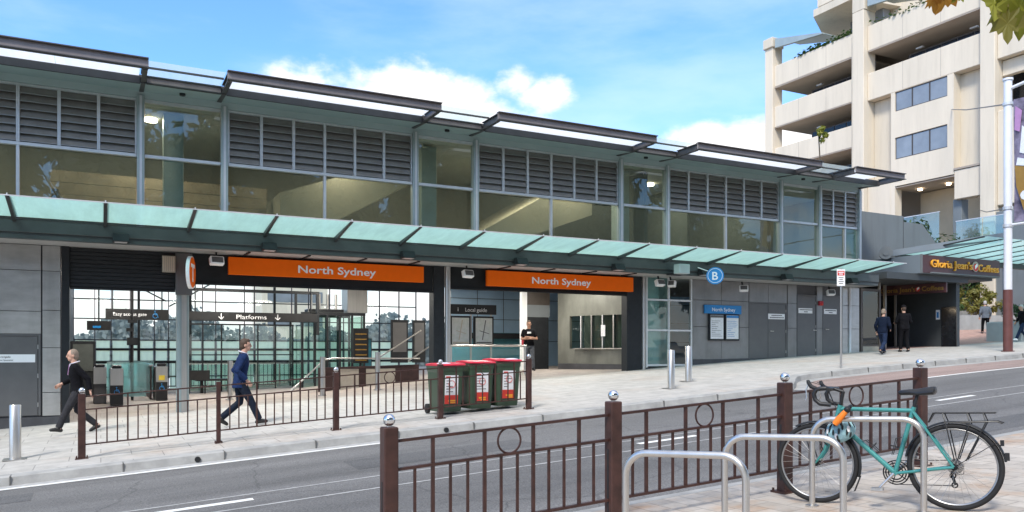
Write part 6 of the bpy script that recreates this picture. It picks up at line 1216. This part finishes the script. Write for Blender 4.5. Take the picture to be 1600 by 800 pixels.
    if fit.get('collar'):
        c = MB(); c.tube([Vector((hx - .045 + .075 * math.cos(2 * math.pi * i / 16) - .005, .068 * math.sin(2 * math.pi * i / 16), 1.495 + sh - .025 * math.cos(2 * math.pi * i / 16))) for i in range(16)], .011, 8, close=True)
        c.prism([(X(1.4) + .070, -.055, 1.475 + sh), (X(1.4) + .070, .055, 1.475 + sh), (X(1.2) + .128, 0, 1.24 + sh)], (.022, 0, -.004)); c.v = [v * k for v in c.v]; c.build('shirt_collar', 'shirt', B, smooth=False, local=True)
    if fit.get('tie'): c = MB(); c.prism([(X(1.4) + .100, -.014, 1.455 + sh), (X(1.4) + .100, .014, 1.455 + sh), (X(1.2) + .152, .024, 1.24 + sh), (X(1.2) + .152, -.024, 1.24 + sh)], (.008, 0, 0)); c.v = [v * k for v in c.v]; c.build('tie', fit['tie'], B, local=True)
    if fit.get('print'): c = MB(); c.prism([(X(1.3) + .122, -.08, 1.30 + sh), (X(1.3) + .122, .07, 1.31 + sh), (X(1.3) + .112, .06, 1.37 + sh), (X(1.3) + .112, -.07, 1.37 + sh)], (.012, 0, 0)); c.v = [v * k for v in c.v]; c.build('shirt_print', 'paper', B, local=True)
    for s_, (kn, an, to) in ((1, fl[0]), (-1, fl[1])):
        an, to = Vector(an), Vector(to); f = (to - an); s2 = MB(); heel = an + Vector((-.045, 0, -.045)); d = (to - heel).normalized(); limb(s2, [heel, heel.lerp(to, .5) + Vector((0, 0, .012)), to], [.042, .046, .034]); s2.sphere(an - Vector((0, 0, .01)), .05); part('shoe', fit.get('shoe', 'shoe'), s2)
    if fit.get('redbag'):
        c = MB(); c.loft([ell(-.13, -.12, z, rx, ry, sq=.6) for z, rx, ry in ((.86, .04, .09), (.92, .075, .13), (1.12, .075, .13), (1.25, .05, .10))]); part('backpack', 'clothred', c)
    return B
def stand(z=0): return [((.02, .10, .50), (.0, .11, .09), (.14, .13, .03)), ((.02, -.10, .50), (.0, -.11, .09), (.14, -.13, .03))]
strideL = [((.20, .09, .50), (.36, .09, .13), (.49, .10, .10)), ((.0, -.09, .47), (-.34, -.09, .17), (-.24, -.10, .045))]
strideR = [((.0, .09, .47), (-.34, .09, .17), (-.24, .10, .045)), ((.20, -.09, .50), (.36, -.09, .13), (.49, -.10, .10))]
p = (-.42, 18.85); person('man in black jacket and grey trousers striding left by the hydrant door', (p[0], p[1], ZF(*p)), R(186), 1.76, dict(hip=.885, lean=.055, nod=.08, legs=strideL, arms=[((-.16, .24, 1.16), (-.20, .25, .92), (-.15, 0, -1)), ((.06, -.26, 1.15), (.28, -.22, 1.05), (.8, .1, -.5))]), dict(hair='hairgrey', recede=True, top='clothblack', hem=.80, trousers='trousergrey', collar=True, tie='tiepink'))
p = (2.50, 16.9); person('man in blue suit jacket striding right behind the kerb fence', (p[0], p[1], ZF(*p)), R(-6), 1.80, dict(hip=.88, lean=.06, nod=.0, legs=strideR, arms=[((-.10, .25, 1.14), (.06, .27, .93), (.4, 0, -1)), ((-.06, -.26, 1.14), (.12, -.24, .95), (.6, .1, -.8))]), dict(hair='hairbrown', top='clothnavy', hem=.80, trousers='trousernavy', collar=True))
p = (13.3, 24.6); person('man with crossed arms and sunglasses in black printed shirt', (p[0], p[1], ZI(*p)), R(-112), 1.74, dict(lean=-.02, legs=[((.03, .12, .50), (.0, .15, .09), (.13, .19, .03)), ((.03, -.10, .50), (.0, -.12, .09), (.14, -.14, .03))], arms=[((.06, .27, 1.12), (.23, -.02, 1.17), (.1, -1, .05)), ((.06, -.27, 1.12), (.25, .03, 1.12), (.1, 1, .12))]), dict(hair='hairbrown', shades=True, top='clothblack', topname='shirt', short=True, hem=.88, trousers='jeansgrey', skin='skin2', print=True, redbag=True))
p = (24.9, 19.45); person('person in navy jumper and jeans seen from behind, walking to coffee shop', (p[0], p[1], ZF(*p)), R(14), 1.66, dict(hip=.885, lean=.07, nod=.25, legs=strideL, arms=[((.0, .26, 1.13), (.12, .26, .93), (.4, 0, -1)), ((.04, -.26, 1.13), (.22, -.20, 1.0), (.8, .2, -.4))]), dict(hair='hairgrey', recede=True, top='clothdknavy', topname='jumper', hem=.86, trousers='jeans'), vox=.009)
p = (26.75, 19.95); person('person dressed all in black with a dark cap under the dull shop sign', (p[0], p[1], ZF(*p)), R(60), 1.74, dict(hip=.915, lean=.03, nod=.1, legs=[((.06, .10, .50), (.06, .11, .09), (.20, .12, .03)), ((.02, -.10, .49), (-.08, -.11, .10), (.05, -.12, .03))], arms=[((.05, .27, 1.14), (.24, .22, 1.10), (1, .1, .1)), ((.05, -.27, 1.14), (.24, -.20, 1.12), (1, -.1, .1))]), dict(hair='hairbrown', hat='cap', top='clothblack', topname='jumper', hem=.86, trousers='clothblack'), vox=.009)
p = (39.6, 24.95); person('person in slate jacket and black trousers walking away beside the planter', (p[0], p[1], ZF(*p)), R(50), 1.66, dict(hip=.905, lean=.05, nod=.2, legs=[((.12, .10, .50), (.16, .10, .10), (.29, .11, .04)), ((.0, -.10, .48), (-.18, -.10, .12), (-.06, -.11, .04))], arms=[((-.04, .26, 1.13), (.03, .27, .90), (.2, 0, -1)), ((.02, -.26, 1.13), (.12, -.25, .92), (.3, 0, -1))]), dict(hair='hairsilver', recede=True, top='clothslate', hem=.84, trousers='clothblack'), vox=.01)
p = (35.9, 20.95); person('grey haired person in black top and jeans cut by the right edge', (p[0], p[1], ZF(*p)), R(150), 1.62, dict(hip=.90, lean=.05, legs=strideL, arms=[((-.10, .25, 1.14), (-.08, .27, .92), (0, 0, -1)), ((.04, -.26, 1.14), (.2, -.24, .96), (.6, 0, -.8))]), dict(hair='hairsilver', top='clothblack', topname='jumper', hem=.84, trousers='jeans', shoe='white'), vox=.01)
